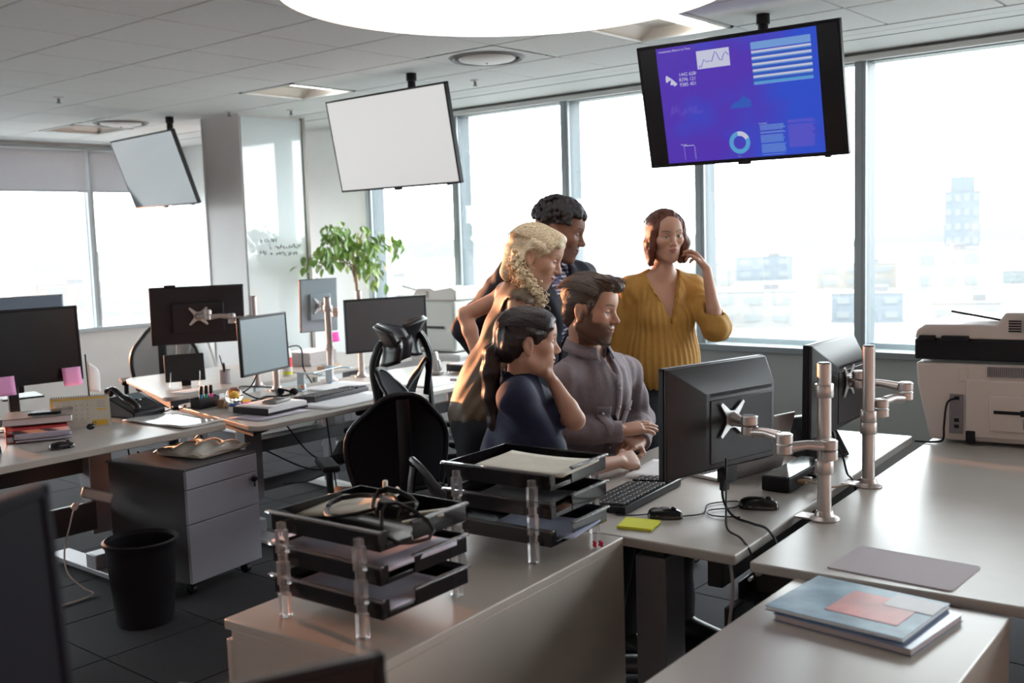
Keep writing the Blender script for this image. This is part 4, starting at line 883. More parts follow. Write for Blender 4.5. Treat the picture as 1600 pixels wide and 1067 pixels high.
# ---- loose cables
def cable(label, pts, r=.0035, m=BLACK, grp='loose black cables'):
    o = MB().tube(smoothpath(pts, 7), r, 7).build('cable', m, None); tag(o, label, 'cable', grp); return o
cable('black cable hanging from the thick monitor over the desk edge', [(-1.60, 2.96, .86), (-1.60, 2.93, .78), (-1.53, 2.86, .738), (-1.43, 2.80, .740), (-1.36, 2.76, .742), (-1.315, 2.73, .70), (-1.31, 2.70, .60)], .0042)
cable('thin black cable dropping down between the two desks', [(-1.58, 2.92, .90), (-1.56, 2.88, .76), (-1.47, 2.72, .737), (-1.38, 2.64, .738), (-1.325, 2.60, .69), (-1.32, 2.60, .52)], .0032)
cable('thin mouse cable curling behind the near mouse', [(-1.65, 2.77, .736), (-1.62, 2.84, .734), (-1.66, 2.95, .734), (-1.60, 3.03, .734), (-1.57, 2.96, .734), (-1.62, 2.88, .735), (-1.58, 2.83, .735), (-1.50, 2.86, .735)], .0022)
cable('black cable looping from the docking block to the gap', [(-1.52, 3.36, .752), (-1.46, 3.34, .750), (-1.42, 3.26, .737), (-1.36, 3.18, .738), (-1.33, 3.14, .70)], .003)
cable('cream cable leaving the docking block side', [(-1.52, 3.30, .755), (-1.48, 3.30, .765), (-1.42, 3.33, .745), (-1.385, 3.42, .737)], .004, mat('cream_cable', (.42, .32, .24), .5))
cable('black cable hanging from the edge on monitor', [(-1.55, 3.66, .93), (-1.53, 3.64, .86), (-1.47, 3.58, .80), (-1.44, 3.55, .745), (-1.40, 3.50, .738), (-1.37, 3.46, .70)], .004)
cable('thin cable of the near keyboard trailing past the mouse', [(-1.87, 2.72, .737), (-1.84, 2.68, .734), (-1.79, 2.70, .734), (-1.755, 2.73, .736)], .0022)
cable('white cable dropping to the floor under the near desk', [(-1.40, 2.60, .70), (-1.38, 2.58, .60), (-1.40, 2.57, .40), (-1.42, 2.58, .20), (-1.44, 2.6, .02)], .005, mat('grey_cable', (.45, .42, .44), .5))
for k, (lb, pts) in enumerate((
    ('black cable drooping in a loop below the keyboard desk', [(-4.60, 3.5, .66), (-4.58, 3.7, .42), (-4.56, 3.95, .38), (-4.58, 4.2, .50), (-4.6, 4.35, .66)]),
    ('black cable falling to the carpet below the keyboard desk', [(-4.50, 3.72, .68), (-4.48, 3.74, .40), (-4.40, 3.70, .20), (-4.22, 3.60, .03)]),
    ('black cable slung from beam to beam below the keyboard desk', [(-4.80, 3.5, .48), (-4.66, 3.75, .33), (-4.62, 4.0, .36), (-4.80, 4.3, .50)]),
    ('black cable pulled towards the pedestal key', [(-4.60, 4.05, .42), (-4.45, 3.6, .34), (-4.28, 3.25, .40)]),
    ('black cable knot hanging between the left desks', [(-5.0, 3.22, .68), (-4.9, 3.2, .50), (-4.95, 3.25, .42), (-5.02, 3.2, .52), (-4.9, 3.18, .60), (-4.85, 3.2, .46)]),
    ('black cable beneath the left desk beside the pedestal', [(-4.75, 2.66, .69), (-4.72, 2.66, .50), (-4.70, 2.62, .40), (-4.73, 2.66, .30), (-4.70, 2.72, .46), (-4.72, 2.7, .62)]),
    ('black cable snaking on the desk behind the globe', [(-5.05, 3.5, .76), (-4.95, 3.55, .735), (-5.0, 3.70, .735), (-4.9, 3.72, .735), (-4.95, 3.6, .74), (-5.1, 3.58, .80), (-5.14, 3.85, .76)]),
    ('pair of black cables rising to the square monitor', [(-5.0, 3.72, .98), (-5.06, 4.0, 1.0), (-5.15, 4.1, .85), (-5.2, 4.2, .74)]),
    ('black cable below the square monitor to the desk gap', [(-4.98, 3.64, .90), (-5.02, 3.6, .80), (-5.12, 3.55, .74), (-5.3, 3.5, .62)]))): cable(lb, pts, .0045)

# ---- potted tree by the window
t = thing('potted_tree', 'small green weeping fig tree with thin trunk by the window', 'plant', (-6.80, 6.02, 0))
MB().lathe([(.13, 0), (.14, .01), (.18, .34), (.185, .35), (.165, .35), (.155, .30), (.02, .30)], 28, cap=False).build('pot', mat('grey_pot', (.25, .24, .23), .6), t); MB().lathe([(.158, .295), (.02, .30)], 24).build('soil', mat('soil', (.03, .022, .016), .95), t)
MB().tube(smoothpath([(0, 0, .28), (.02, 0, .6), (-.01, 0, .9), (.02, 0, 1.15), (.0, 0, 1.38), (-.03, 0, 1.55)]), .013, 8).build('trunk', mat('bark', (.30, .24, .17), .8), t)
rp_ = random.Random(21); LEAFS = [mat('leaf_%d' % k, c, .45, sub=0) for k, c in enumerate(((.13, .27, .035), (.20, .36, .05), (.08, .20, .03), (.30, .46, .08)))]
for m_ in LEAFS:
    b = m_.node_tree.nodes['Principled BSDF']; b.inputs['Transmission Weight'].default_value = .25
brs = []
for k in range(11):
    a = k*2.4; R1 = rp_.uniform(.18, .36); zt = rp_.uniform(1.42, 1.86); pts = smoothpath([(-.01, 0, 1.28+.02*k), (R1*.45*math.cos(a)-.03, R1*.45*math.sin(a), (1.35+zt)/2+.05), (R1*math.cos(a)-.05, R1*math.sin(a), zt), (R1*1.22*math.cos(a)-.05, R1*1.22*math.sin(a), zt-.14)], 5)
    MB().tube(pts, [.006]*8+[.003]*(len(pts)-8), 6).build('branch', mat('bark', (0, 0, 0)), t); brs.append(pts)
lm_ = []
for m_ in LEAFS:
    lf = MB().grid(lambda a, b: (.095*a, (b-.5)*.048*math.sin(PI*min(1, a*1.02))**.7, -.022*a*a+.010*abs(2*b-1)*math.sin(PI*a)), 6, 5)
    o = lf.build('leaf', m_, t); lm_.append(o)
for k in range(290):
    o = lm_[k % 4] if k < 4 else share(lm_[rp_.choice((0, 0, 1, 1, 2, 3))], t)
    br = rp_.choice(brs); p = br[rp_.randrange(6, len(br))]
    o.location = (p.x+rp_.uniform(-.09, .09), p.y+rp_.uniform(-.09, .09), p.z+rp_.uniform(-.07, .06)); o.rotation_euler = (rp_.uniform(-.5, .5), rp_.uniform(.3, 1.3), rp_.uniform(0, 6.28)); s_ = rp_.uniform(.75, 1.25); o.scale = (s_, s_, s_)
# ---- second printer on a cabinet by the window
t = thing('side_cabinet', 'white side cabinet beneath the printer near the potted tree', 'cabinet', (-5.85, 6.08, 0)); MB().box((0, 0, .37), (.80, .45, .66)).build('body', WHITEP, t, bevel=.003); MB().box((0, 0, .715), (.82, .47, .03)).build('top', WHITEP, t, bevel=.003); MB().box((0, 0, .02), (.76, .40, .04)).build('plinth', BLACK, t)
for s_ in (-1, 1): d_ = MB().box((s_*.2, -.232, .37), (.39, .016, .62)).build('door', WHITEP, t, bevel=.002); MB().box((s_*.03, -.248, .5), (.012, .016, .1)).build('handle', SILV2, d_)
t = thing('printer', 'pale printer on the side cabinet behind the monitors', 'printer', (-5.85, 6.08, .731), math.radians(4)); MB().box((0, 0, .21), (.62, .42, .40)).build('body', mat('printer_pale', (.56, .58, .54), .45), t, bevel=.02, seg=3); MB().prism([(-.31, .41), (-.30, .45), (-.12, .455), (-.08, .505), (.06, .51), (.10, .49), (.27, .515), (.32, .49), (.32, .41)], -.20, .20, 'y').build('lid', mat('printer_lid', (.60, .58, .54), .4), t, bevel=.01, seg=3); MB().box((-.20, .0, .50), (.20, .24, .008), (0, .22, 0)).build('paper_support', BLACK, t); MB().box((0, -.215, .20), (.4, .012, .02)).build('paper_slot', BLACK, t); MB().box((-.01, -.205, .46), (.09, .012, .05)).build('panel', PRINTW, t, bevel=.004)
# ---- white easel legs by the left window
t = thing('easel', 'white folding easel frame leaning by the left windows', 'easel', (-7.9, 4.75, 0))
MB().tube([(.0, 0, .0), (.40, .18, 1.02)], .014, 8).build('leg', WHITEP, t); MB().tube([(.22, .02, .0), (.02, .2, .92)], .012, 8).build('leg', WHITEP, t); MB().tube([(.55, .4, .0), (.38, .2, 1.0)], .012, 8).build('leg', WHITEP, t)
# ================================================================ people
# bodies are grown as one smooth distance field and meshed in one piece
class Field:
    def __init__(s, lo, hi, h, fine=()):
        s.ax = []
        for a in range(3):
            v = [lo[a]]
            while v[-1] < hi[a]:
                st = h
                for (fl_, fh_, fs) in fine:
                    if fl_[a]-h*.5 <= v[-1] <= fh_[a]: st = min(st, fs)
                v.append(v[-1]+st)
            s.ax.append(np.array(v, np.float32))
        s.d = np.full([len(q) for q in s.ax], 1.0, np.float32); s.h = h
    def sub(s, lo, hi):
        sl = []
        for a in range(3):
            i0 = max(0, int(np.searchsorted(s.ax[a], lo[a]))-1); i1 = min(len(s.ax[a]), int(np.searchsorted(s.ax[a], hi[a]))+1)
            if i1-i0 < 1: return None
            sl.append(slice(i0, i1))
        return tuple(sl)
    def comb(s, sl, e, k, op):
        d = s.d[sl]
        if op == '+':
            if k > 0: hh = np.maximum(k-np.abs(d-e), 0)/k; s.d[sl] = np.minimum(d, e)-hh*hh*k*.25
            else: s.d[sl] = np.minimum(d, e)
        elif op == '-':
            e = -e
            if k > 0: hh = np.maximum(k-np.abs(d-e), 0)/k; s.d[sl] = np.maximum(d, e)+hh*hh*k*.25
            else: s.d[sl] = np.maximum(d, e)
    def grids(s, sl): return [s.ax[a][sl[a]].reshape([-1 if q == a else 1 for q in range(3)]) for a in range(3)]
    def ell(s, c, r, R=None, k=.02, op='+'):
        c = np.asarray(c, float); r = np.asarray(r, float); m = float(max(r))+k+.02
        sl = s.sub(c-m, c+m)
        if sl is None: return
        X, Y, Z = s.grids(sl); X = X-np.float32(c[0]); Y = Y-np.float32(c[1]); Z = Z-np.float32(c[2])
        if R is None: R = np.eye(3)
        k0 = 0; k1 = 0
        for i in range(3):
            q = (X*np.float32(R[0][i])+Y*np.float32(R[1][i])+Z*np.float32(R[2][i]))/np.float32(r[i]); k0 = k0+q*q; q = q/np.float32(r[i]); k1 = k1+q*q
        k0 = np.sqrt(k0); k1 = np.sqrt(k1)+1e-9; s.comb(sl, (k0*(k0-1)/k1).astype(np.float32), k, op)
    def cap(s, a, b, ra, rb=None, k=.02, op='+'):
        rb = ra if rb is None else rb; a = np.asarray(a, float); b = np.asarray(b, float); m = max(ra, rb)+k+.02
        sl = s.sub(np.minimum(a, b)-m, np.maximum(a, b)+m)
        if sl is None: return
        X, Y, Z = s.grids(sl); ab = b-a; L = float(ab@ab)+1e-12; f = np.float32
        X = X-f(a[0]); Y = Y-f(a[1]); Z = Z-f(a[2]); t = np.clip((X*f(ab[0])+Y*f(ab[1])+Z*f(ab[2]))/f(L), 0, 1)
        e = np.sqrt((X-t*f(ab[0]))**2+(Y-t*f(ab[1]))**2+(Z-t*f(ab[2]))**2)-(f(ra)+t*f(rb-ra)); s.comb(sl, e.astype(np.float32), k, op)
    def half(s, p, n, op='-', k=0):   # cut away the side the normal points to
        X, Y, Z = s.grids((slice(None),)*3); f = np.float32
        e = -((X-f(p[0]))*f(n[0])+(Y-f(p[1]))*f(n[1])+(Z-f(p[2]))*f(n[2])); s.comb((slice(None),)*3, e.astype(np.float32), k, op)
    def mesh(s):
        d = s.d; ins = d < 0; n = d.shape
        cnt = np.zeros([q-1 for q in n], np.int8)
        for i in (0, 1):
            for j in (0, 1):
                for k in (0, 1): cnt += ins[i:n[0]-1+i, j:n[1]-1+j, k:n[2]-1+k]
        I, J, K = np.nonzero((cnt > 0) & (cnt < 8)); N = len(I)
        idx = np.full(cnt.shape, -1, np.int32); idx[I, J, K] = np.arange(N)
        acc = np.zeros((N, 3)); num = np.zeros(N)
        P = [s.ax[0].astype(float), s.ax[1].astype(float), s.ax[2].astype(float)]
        cor = [(i, j, k) for i in (0, 1) for j in (0, 1) for k in (0, 1)]
        val = {c: d[I+c[0], J+c[1], K+c[2]].astype(float) for c in cor}
        for c in cor:
            for a in range(3):
                if c[a] == 0:
                    e = list(c); e[a] = 1; e = tuple(e); v0, v1 = val[c], val[e]; m = (v0 < 0) != (v1 < 0)
                    t = np.where(m, v0/np.where(m, v0-v1, 1), 0); base = [P[0][I+c[0]], P[1][J+c[1]], P[2][K+c[2]]]; end = [P[0][I+e[0]], P[1][J+e[1]], P[2][K+e[2]]]
                    for q in range(3): acc[:, q] += np.where(m, base[q]+(end[q]-base[q])*t, 0)
                    num += m
        V = acc/np.maximum(num, 1)[:, None]; F = []
        for a in range(3):
            b, c = (a+1) % 3, (a+2) % 3
            s0 = [slice(None)]*3; s1 = [slice(None)]*3; s0[a] = slice(0, n[a]-1); s1[a] = slice(1, n[a])
            for q in (b, c): s0[q] = slice(1, n[q]-1); s1[q] = slice(1, n[q]-1)
            A = ins[tuple(s0)]; B = ins[tuple(s1)]; G = np.argwhere(A != B)
            if len(G) == 0: continue
            fl_ = A[tuple(G.T)]
            G[:, b] += 1; G[:, c] += 1
            def at(db, dc): q = G.copy(); q[:, b] -= db; q[:, c] -= dc; return idx[q[:, 0], q[:, 1], q[:, 2]]
            q4 = np.stack([at(1, 1), at(0, 1), at(0, 0), at(1, 0)], 1); q4[~fl_] = q4[~fl_][:, ::-1]; F.append(q4)
        F = np.concatenate(F); F = F[(F >= 0).all(1)]
        return V, F
def smooth_v(V, F, it=2, w=.5):
    e = np.concatenate([F[:, [0, 1]], F[:, [1, 2]], F[:, [2, 3]], F[:, [3, 0]]]); n = len(V); deg = np.bincount(e.ravel(), minlength=n)
    for _ in range(it):
        S = np.zeros_like(V)
        for q in range(3): S[:, q] = np.bincount(e[:, 0], V[e[:, 1], q], n)+np.bincount(e[:, 1], V[e[:, 0], q], n)
        V = V*(1-w)+w*S/np.maximum(deg, 1)[:, None]
    return V
def vnormals(V, F):
    a = V[F[:, 2]]-V[F[:, 0]]; b = V[F[:, 3]]-V[F[:, 1]]; fn = np.cross(a, b); N = np.zeros_like(V)
    for q in range(4):
        for c in range(3): N[:, c] += np.bincount(F[:, q], fn[:, c], len(V))
    return N/(np.linalg.norm(N, axis=1)[:, None]+1e-12)
def mesh_obj(name, V, F, m, parent, col=None, origin=None):
    O = np.array(origin if origin is not None else (0, 0, 0), float)
    me = bpy.data.meshes.new(name); me.vertices.add(len(V)); me.vertices.foreach_set('co', (V-O).ravel().astype(np.float32))
    me.loops.add(F.size); me.polygons.add(len(F)); me.loops.foreach_set('vertex_index', F.ravel().astype(np.int32)); me.polygons.foreach_set('loop_start', np.arange(0, F.size, 4, dtype=np.int32))
    me.update(calc_edges=True); me.polygons.foreach_set('use_smooth', np.ones(len(F), bool))
    if col is not None:
        at = me.color_attributes.new('tone', 'FLOAT_COLOR', 'POINT'); at.data.foreach_set('color', np.concatenate([col, np.ones((len(V), 1))], 1).ravel().astype(np.float32))
    me.materials.append(m); o = bpy.data.objects.new(name, me); COL.objects.link(o); o.parent = parent; return o
def skin_mat():
    m = mat('skin', (.5, .3, .2), .48, bump=.06, bscale=900, sub=.15); nt = m.node_tree; a = nt.nodes.new('ShaderNodeVertexColor'); a.layer_name = 'tone'
    nt.links.new(a.outputs[0], nt.nodes['Principled BSDF'].inputs['Base Color']); return m
SKIN = skin_mat()
def hair_mat(name, c, rough=.42, stretch=(1, 1, .12)):
    m = mat(name, c, rough); nt = m.node_tree; b = nt.nodes['Principled BSDF']; tc = nt.nodes.new('ShaderNodeTexCoord'); mp = nt.nodes.new('ShaderNodeMapping'); mp.inputs['Scale'].default_value = stretch
    n = nt.nodes.new('ShaderNodeTexNoise'); n.inputs['Scale'].default_value = 260; n.inputs['Detail'].default_value = 5; nt.links.new(tc.outputs['Object'], mp.inputs[0]); nt.links.new(mp.outputs[0], n.inputs['Vector'])
    r = nt.nodes.new('ShaderNodeValToRGB'); nt.links.new(n.outputs['Fac'], r.inputs[0]); r.color_ramp.elements[0].position = .32; r.color_ramp.elements[1].position = .68
    r.color_ramp.elements[0].color = (*[q*.62 for q in c], 1); r.color_ramp.elements[1].color = (*[min(1, q*1.3) for q in c], 1); nt.links.new(r.outputs[0], b.inputs['Base Color'])
    bp = nt.nodes.new('ShaderNodeBump'); bp.inputs['Strength'].default_value = .7; bp.inputs['Distance'].default_value = .004; nt.links.new(n.outputs['Fac'], bp.inputs['Height']); nt.links.new(bp.outputs[0], b.inputs['Normal']); return m
def cloth_mat(name, c, rough=.8, weave=700, var=.05, vs=60):
    return mat(name, c, rough, var=var, vscale=vs, bump=.25, bscale=weave, sheen=.03)
_w, _r, _u = np.array(fw), np.array(r2), np.array(u2)
RH = np.array([_r[0], _r[1], 0])/np.hypot(_r[0], _r[1]); WH_ = np.array([_w[0], _w[1], 0])/np.hypot(_w[0], _w[1]); UZ = np.array([0, 0, 1.0])
def nrm(v): v = np.asarray(v, float); return v/np.linalg.norm(v)
def frame(f, up_=UZ, roll=0):
    f = nrm(f); l = nrm(np.cross(up_, f)); u = np.cross(f, l)
    if roll: c, s = math.cos(roll), math.sin(roll); l, u = l*c+u*s, u*c-l*s
    return np.stack([f, l, u], 1)       # columns: forward, left, up
class Head:
    def __init__(s, c, R, sc=1.0, male=False): s.c = np.asarray(c, float); s.R = R; s.s = sc; s.male = male
    def w(s, p): return s.c+s.R @ (np.asarray(p, float)*s.s)
    def loc(s, V): return ((V-s.c) @ s.R)/s.s
    def rot(s, deg): a = math.radians(deg); return s.R @ np.array([[math.cos(a), 0, math.sin(a)], [0, 1, 0], [-math.sin(a), 0, math.cos(a)]])
    def grow(s, F):
        S = s.s; W_ = s.w; mj = 1.10 if s.male else 1.0
        def E(c, r, k, op='+', deg=0): F.ell(W_(c), np.array(r)*S, s.rot(deg) if deg else s.R, k*S, op)
        def C(a, b, ra, rb, k, op='+'): F.cap(W_(a), W_(b), ra*S, rb*S, k*S, op)
        E((-.014, 0, .036), (.098, .0755, .083), .01)
        E((.030, 0, -.022), (.060, .060*mj, .082), .035)
        for q in (-1, 1):
            C((-.012, q*.054*mj, -.055), (.058, q*.016, -.100), .021*mj, .017, .030)
            E((.056, q*.043, -.018), (.026, .022, .022), .024)
            C((.078, q*.006, .026), (.066, q*.046, .024), .010, .009, .022)
        E((.066, 0, .055), (.028, .050, .040), .03)
        E((.066, 0, -.104), (.020*mj, .022*mj, .017), .022)
        E((.068, 0, -.062), (.026, .030, .030), .022)
        for q in (-1, 1): E((.097, q*.033, .004), (.019, .017, .0125), .012, '-')
        C((.083, 0, .014), (.107, 0, -.026), .0075, .0100*(1.1 if s.male else .95), .014)
        E((.106, 0, -.030), (.0115, .0105, .0095), .008)
        for q in (-1, 1): E((.096, q*.0125, -.034), (.010, .0065, .0075), .006)
        for q in (-1, 1):
            E((.0735, q*.0325, .003), (.0125, .0135, .0125), .003)
            E((.0765, q*.0325, .0085), (.0115, .0150, .0065), .003, deg=12)
        f_ = .92 if s.male else 1.12
        E((.0905, 0, -.0575), (.0085*f_, .0200, .0050*f_), .005); E((.0890, 0, -.0675), (.0090*f_, .0175, .0062*f_), .005)
        C((.1015, -.013, -.0624), (.1015, .013, -.0624), .0022, .0022, .003, '-')
        C((.091, -.022, -.0622), (.091, .022, -.0622), .002, .002, .004, '-')
        for q in (-1, 1):
            E((-.012, q*.0765, -.006), (.019, .0075, .033), .007, deg=-14); E((-.008, q*.085, -.004), (.010, .006, .018), .004, '-', -14)
            E((-.006, q*.078, -.034), (.009, .006, .010), .006)
    def paint(s, V, base, lip, brow, beard=None, look=0.0, iris=(.05, .03, .02), stub=None):
        p = s.loc(V); x, y, z = p[:, 0], p[:, 1], p[:, 2]; n = len(V); col = np.tile(np.array(base), (n, 1)); inh = (np.abs(y) < .09) & (x > -.02) & (z > -.13) & (z < .12)
        ay = np.abs(y)
        def mixc(mask, c): col[:] = col*(1-mask[:, None])+np.array(c)*mask[:, None]
        ss = lambda e0, e1, v: np.clip((v-e0)/(e1-e0), 0, 1)
        ck = np.exp(-((z+.028)/.025)**2-((ay-.045)/.022)**2)*(x > .02)*inh; mixc(ck*.22, np.array(base)*np.array([1.05, .80, .76]))
        nt_ = np.exp(-((z+.03)/.014)**2-(ay/.014)**2)*(x > .09)*inh; mixc(nt_*.3, np.array(base)*np.array([1.0, .72, .70]))
        if beard is not None:
            b = inh*ss(-.022, -.040, z+.30*np.maximum(0, .05-x)*0-.02*(x < .035))*(1-ss(.052, .05, z*0+.051))  # lower face
            b = inh*np.clip(ss(-.028, -.040, z), 0, 1); b = np.maximum(b, inh*(x < .040)*(x > -.004)*ss(.012, -.01, z)*(ay > .05))
            lips = np.exp(-((z+.0625)/.0085)**2-(ay/.020)**2)*(x > .07); cheek = np.exp(-((z+.030)/.014)**2-((ay-.032)/.020)**2)
            b = np.clip(b*(1-lips*1.1)*(1-cheek*.85), 0, 1); mixc(b*.80, beard)
        if stub is not None: mixc(inh*ss(-.034, -.05, z)*.35, stub)
        lp = (x > .078)*np.clip(1.35-((z+.0622)/.0105)**2-(ay/.0215)**2, 0, 1)*inh; mixc(np.clip(lp*1.3, 0, 1)*.85, lip)
        ml = (x > .08)*np.exp(-((z+.0624)/.0016)**2)*(ay < .021)*inh; mixc(ml*.7, np.array(lip)*.25)
        bz = .0265+.006*np.sin(np.clip((ay-.012)/.040, 0, 1)*PI*.75); br = (x > .055)*np.exp(-((z-bz)/.0036)**2)*ss(.010, .016, ay)*(1-ss(.050, .056, ay))*inh; mixc(br*.85, brow)
        ey = (x > .066)*inh; u = (ay-.0325)/.0145; op_ = .0062*(1-look*.75); cz = .0025-look*.002
        wi = ey*(np.abs(u) < 1)*((z-cz)**2 < (op_*np.sqrt(np.clip(1-u*u, 0, 1)))**2); mixc(wi*1.0, (.62, .58, .56))
        ir = wi*((ay-.0325)**2+(z-cz)**2 < .0052**2); mixc(ir*1.0, iris)
        la = ey*(np.abs(u) < 1.1)*np.exp(-((z-cz-op_*np.sqrt(np.clip(1-u*u/1.2, 0, 1)))/.0018)**2); mixc(la*.9, (.02, .012, .01))
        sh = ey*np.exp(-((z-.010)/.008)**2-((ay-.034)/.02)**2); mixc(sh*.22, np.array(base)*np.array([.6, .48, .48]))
        return col
def fingers(F, wrist, dirv, back, side, curl=(.3, .3, .35, .4), size=1.0, spread=.10, thumb=.5, k=.006, tc=.35):
    """palm plus four fingers of their own length and a thumb leaving the palm's side; back = direction the back of the hand faces, side = towards the thumb"""
    d = nrm(dirv); b = nrm(np.array(back)-d*np.dot(back, d)); t = nrm(np.array(side)-d*np.dot(side, d)-b*np.dot(side, b)); S = size; w0 = np.asarray(wrist, float)
    off = [.030, .010, -.010, -.029]; ln = [.072, .080, .074, .058]; pl = [.090, .093, .088, .080]
    F.ell(w0+d*.045*S, (.052*S, .040*S, .0155*S), np.stack([d, t, b], 1), .012)
    for i in range(4):
        kn = w0+d*pl[i]*S+t*off[i]*S; F.cap(w0+d*.012*S+t*off[i]*.5*S, kn, .0125*S, .0105*S, .010)
        a = 0; p = kn; dd = nrm(d+t*spread*(1.5-i)*.5); L = ln[i]*S
        for j, fr in enumerate((.45, .31, .24)):
            a += curl[i]*(1.0, 1.15, .8)[j]; q = p+(dd*math.cos(a)-b*math.sin(a))*L*fr; F.cap(p, q, (.0094, .0086, .0078)[j]*S, (.0086, .0078, .0068)[j]*S, .0028); p = q
    p = w0+d*.026*S+t*.026*S-b*.006*S; q = p+nrm(t*math.cos(thumb)+d*math.sin(thumb+.35)-b*.35)*.040*S; F.cap(p-t*.012*S, q, .0145*S, .0115*S, .010)
    q2 = q+nrm(t*.15+d*1.0-b*tc)*.030*S; F.cap(q, q2, .0108*S, .0095*S, .004); q3 = q2+nrm(-t*.25+d*.9-b*(tc+.25))*.024*S; F.cap(q2, q3, .0095*S, .0078*S, .003)
def prims(F, L, infl=0, tags=None, kmul=1):
    for p in L:
        if tags and not (set(p[-1]) & set(tags)): continue
        if p[0] == 'E': F.ell(p[1], np.array(p[2])+infl, p[3], p[4]*kmul)
        else: F.cap(p[1], p[2], p[3]+infl, p[4]+infl, p[5]*kmul)
def bbox(L, pad=.08):
    pts = []
    for p in L:
        if p[0] == 'E': m = max(p[2]); pts += [np.asarray(p[1])-m, np.asarray(p[1])+m]
        else: m = max(p[3], p[4]); pts += [np.asarray(p[1])-m, np.asarray(p[1])+m, np.asarray(p[2])-m, np.asarray(p[2])+m]
    pts = np.array(pts); return pts.min(0)-pad, pts.max(0)+pad
def fold(V, F, amp, fn):
    N = vnormals(V, F); return V+N*(amp*fn(V))[:, None]
def wrinkle(seed, freq=30, n=7, aniso=(1, 1, .45)):
    r = np.random.RandomState(seed); ks = r.normal(size=(n, 3))*np.array(aniso)*freq; ph = r.uniform(0, 6.28, n)
    return lambda V: sum(np.sin(V @ k+p+.8*np.sin(V @ k[::-1]*.6+p)) for k, p in zip(ks, ph))/n**.5
def leg_prims(hip, knee, ankle, toe, r=(.085, .058, .042), tag='p'):
    return [('C', hip, knee, r[0], r[1], .03, tag), ('C', knee, ankle, r[1], r[2], .02, tag), ('C', np.asarray(ankle)+(0, 0, -.03), toe, .040, .034, .02, 'f')]
def arm_prims(sh, el, wr, r=(.050, .040, .027), tu='s', tf='s'):
    m = np.asarray(el)*.7+np.asarray(wr)*.3
    return [('C', sh, el, r[0], r[1], .03, tu), ('C', el, m, r[1], r[1]*.98, .015, tf), ('C', m, wr, r[1]*.98, r[2], .015, tf)]
def person(label, base): return thing('person', label, 'person', base, 0, 'people gathered around the desk')
def build_body(t, base, L, head, fine, paintkw, extra=None, h=.0075, smooth_it=1):
    lo, hi = bbox(L, .05); hc = head.c; hb = .155*head.s
    lo = np.minimum(lo, hc-hb); hi = np.maximum(hi, hc+hb)
    F = Field(lo, hi, h, [(hc-hb, hc+hb, .0032)]+[(np.asarray(c)-r, np.asarray(c)+r, .0036) for c, r in fine])
    prims(F, L, -.002); head.grow(F)
    if extra: extra(F)
    V, Q = F.mesh(); V = smooth_v(V, Q, smooth_it, .35)
    return mesh_obj('body', V, Q, SKIN, t, head.paint(V, **paintkw), base)
def build_cloth(t, base, name, m, fn, lo, hi, h=.007, it=2, folds=None, amp=0, post=None, fine=()):
    F = Field(lo, hi, h, fine); fn(F); V, Q = F.mesh(); V = smooth_v(V, Q, it, .5)
    if folds: V = fold(V, Q, amp, folds)
    if post: V = post(V)
    return mesh_obj(name, V, Q, m, t, None, base)
def blobs(F, pts, r, k=.006):
    for p, q in zip(pts, r if hasattr(r, '__len__') else [r]*len(pts)): F.ell(p, (q, q, q), None, k)
SHOE = mat('shoe_black', (.015, .014, .015), .4)
def shoes(t, base, feet):
    for (an, toe) in feet:
        an = np.asarray(an, float); toe = np.asarray(toe, float)
        build_cloth(t, base, 'shoe', SHOE, lambda F: (F.cap((an[0], an[1], .055), (toe[0], toe[1], .04), .050, .042, .02), F.cap(an-(0, 0, .02), an+(0, 0, .03), .048, .046, .02), F.half((0, 0, .004), (0, 0, -1))), np.minimum(an, toe)-.09, np.maximum(an, toe)+.1, .009)
def combed(head, n, c, r, th0, th1, lift=.002, jit=.03, seg=9, ph=(-1.35, 1.35), seed=1, cut=None):
    # strands lying on the hair: arcs running from the hairline over the skull to the back
    g = np.random.RandomState(seed); out = []
    for k in range(n):
        f = g.uniform(*ph); a0 = th0+g.uniform(-.12, .12); a1 = th1+g.uniform(-.35, .15); st = []
        for q in np.linspace(0, 1, seg):
            a = a0+(a1-a0)*q; f2 = f*(1-.25*q)+g.normal(0, jit)*.2; x = math.cos(a); z = math.sin(a)
            p = np.array(c)+np.array([x*r[0], r[1]*math.sin(f2)*(.82+.18*abs(z)), z*r[2]*math.cos(f2)])*(1+lift/.1)
            st.append(head.w(p))
        out.append(st)
    return out
def wedge(F, c, R, u0, slope, fmin=-.02, k=.006, umax=None):
    X, Y, Z = F.grids((slice(None),)*3); q = [(X-c[0])*R[0, i]+(Y-c[1])*R[1, i]+(Z-c[2])*R[2, i] for i in range(3)]
    ca = 1/math.hypot(1, slope); e = np.maximum((np.abs(q[1])-(q[2]-u0)*slope)*ca, fmin-q[0])
    F.comb((slice(None),)*3, e.astype(np.float32), k, '-')
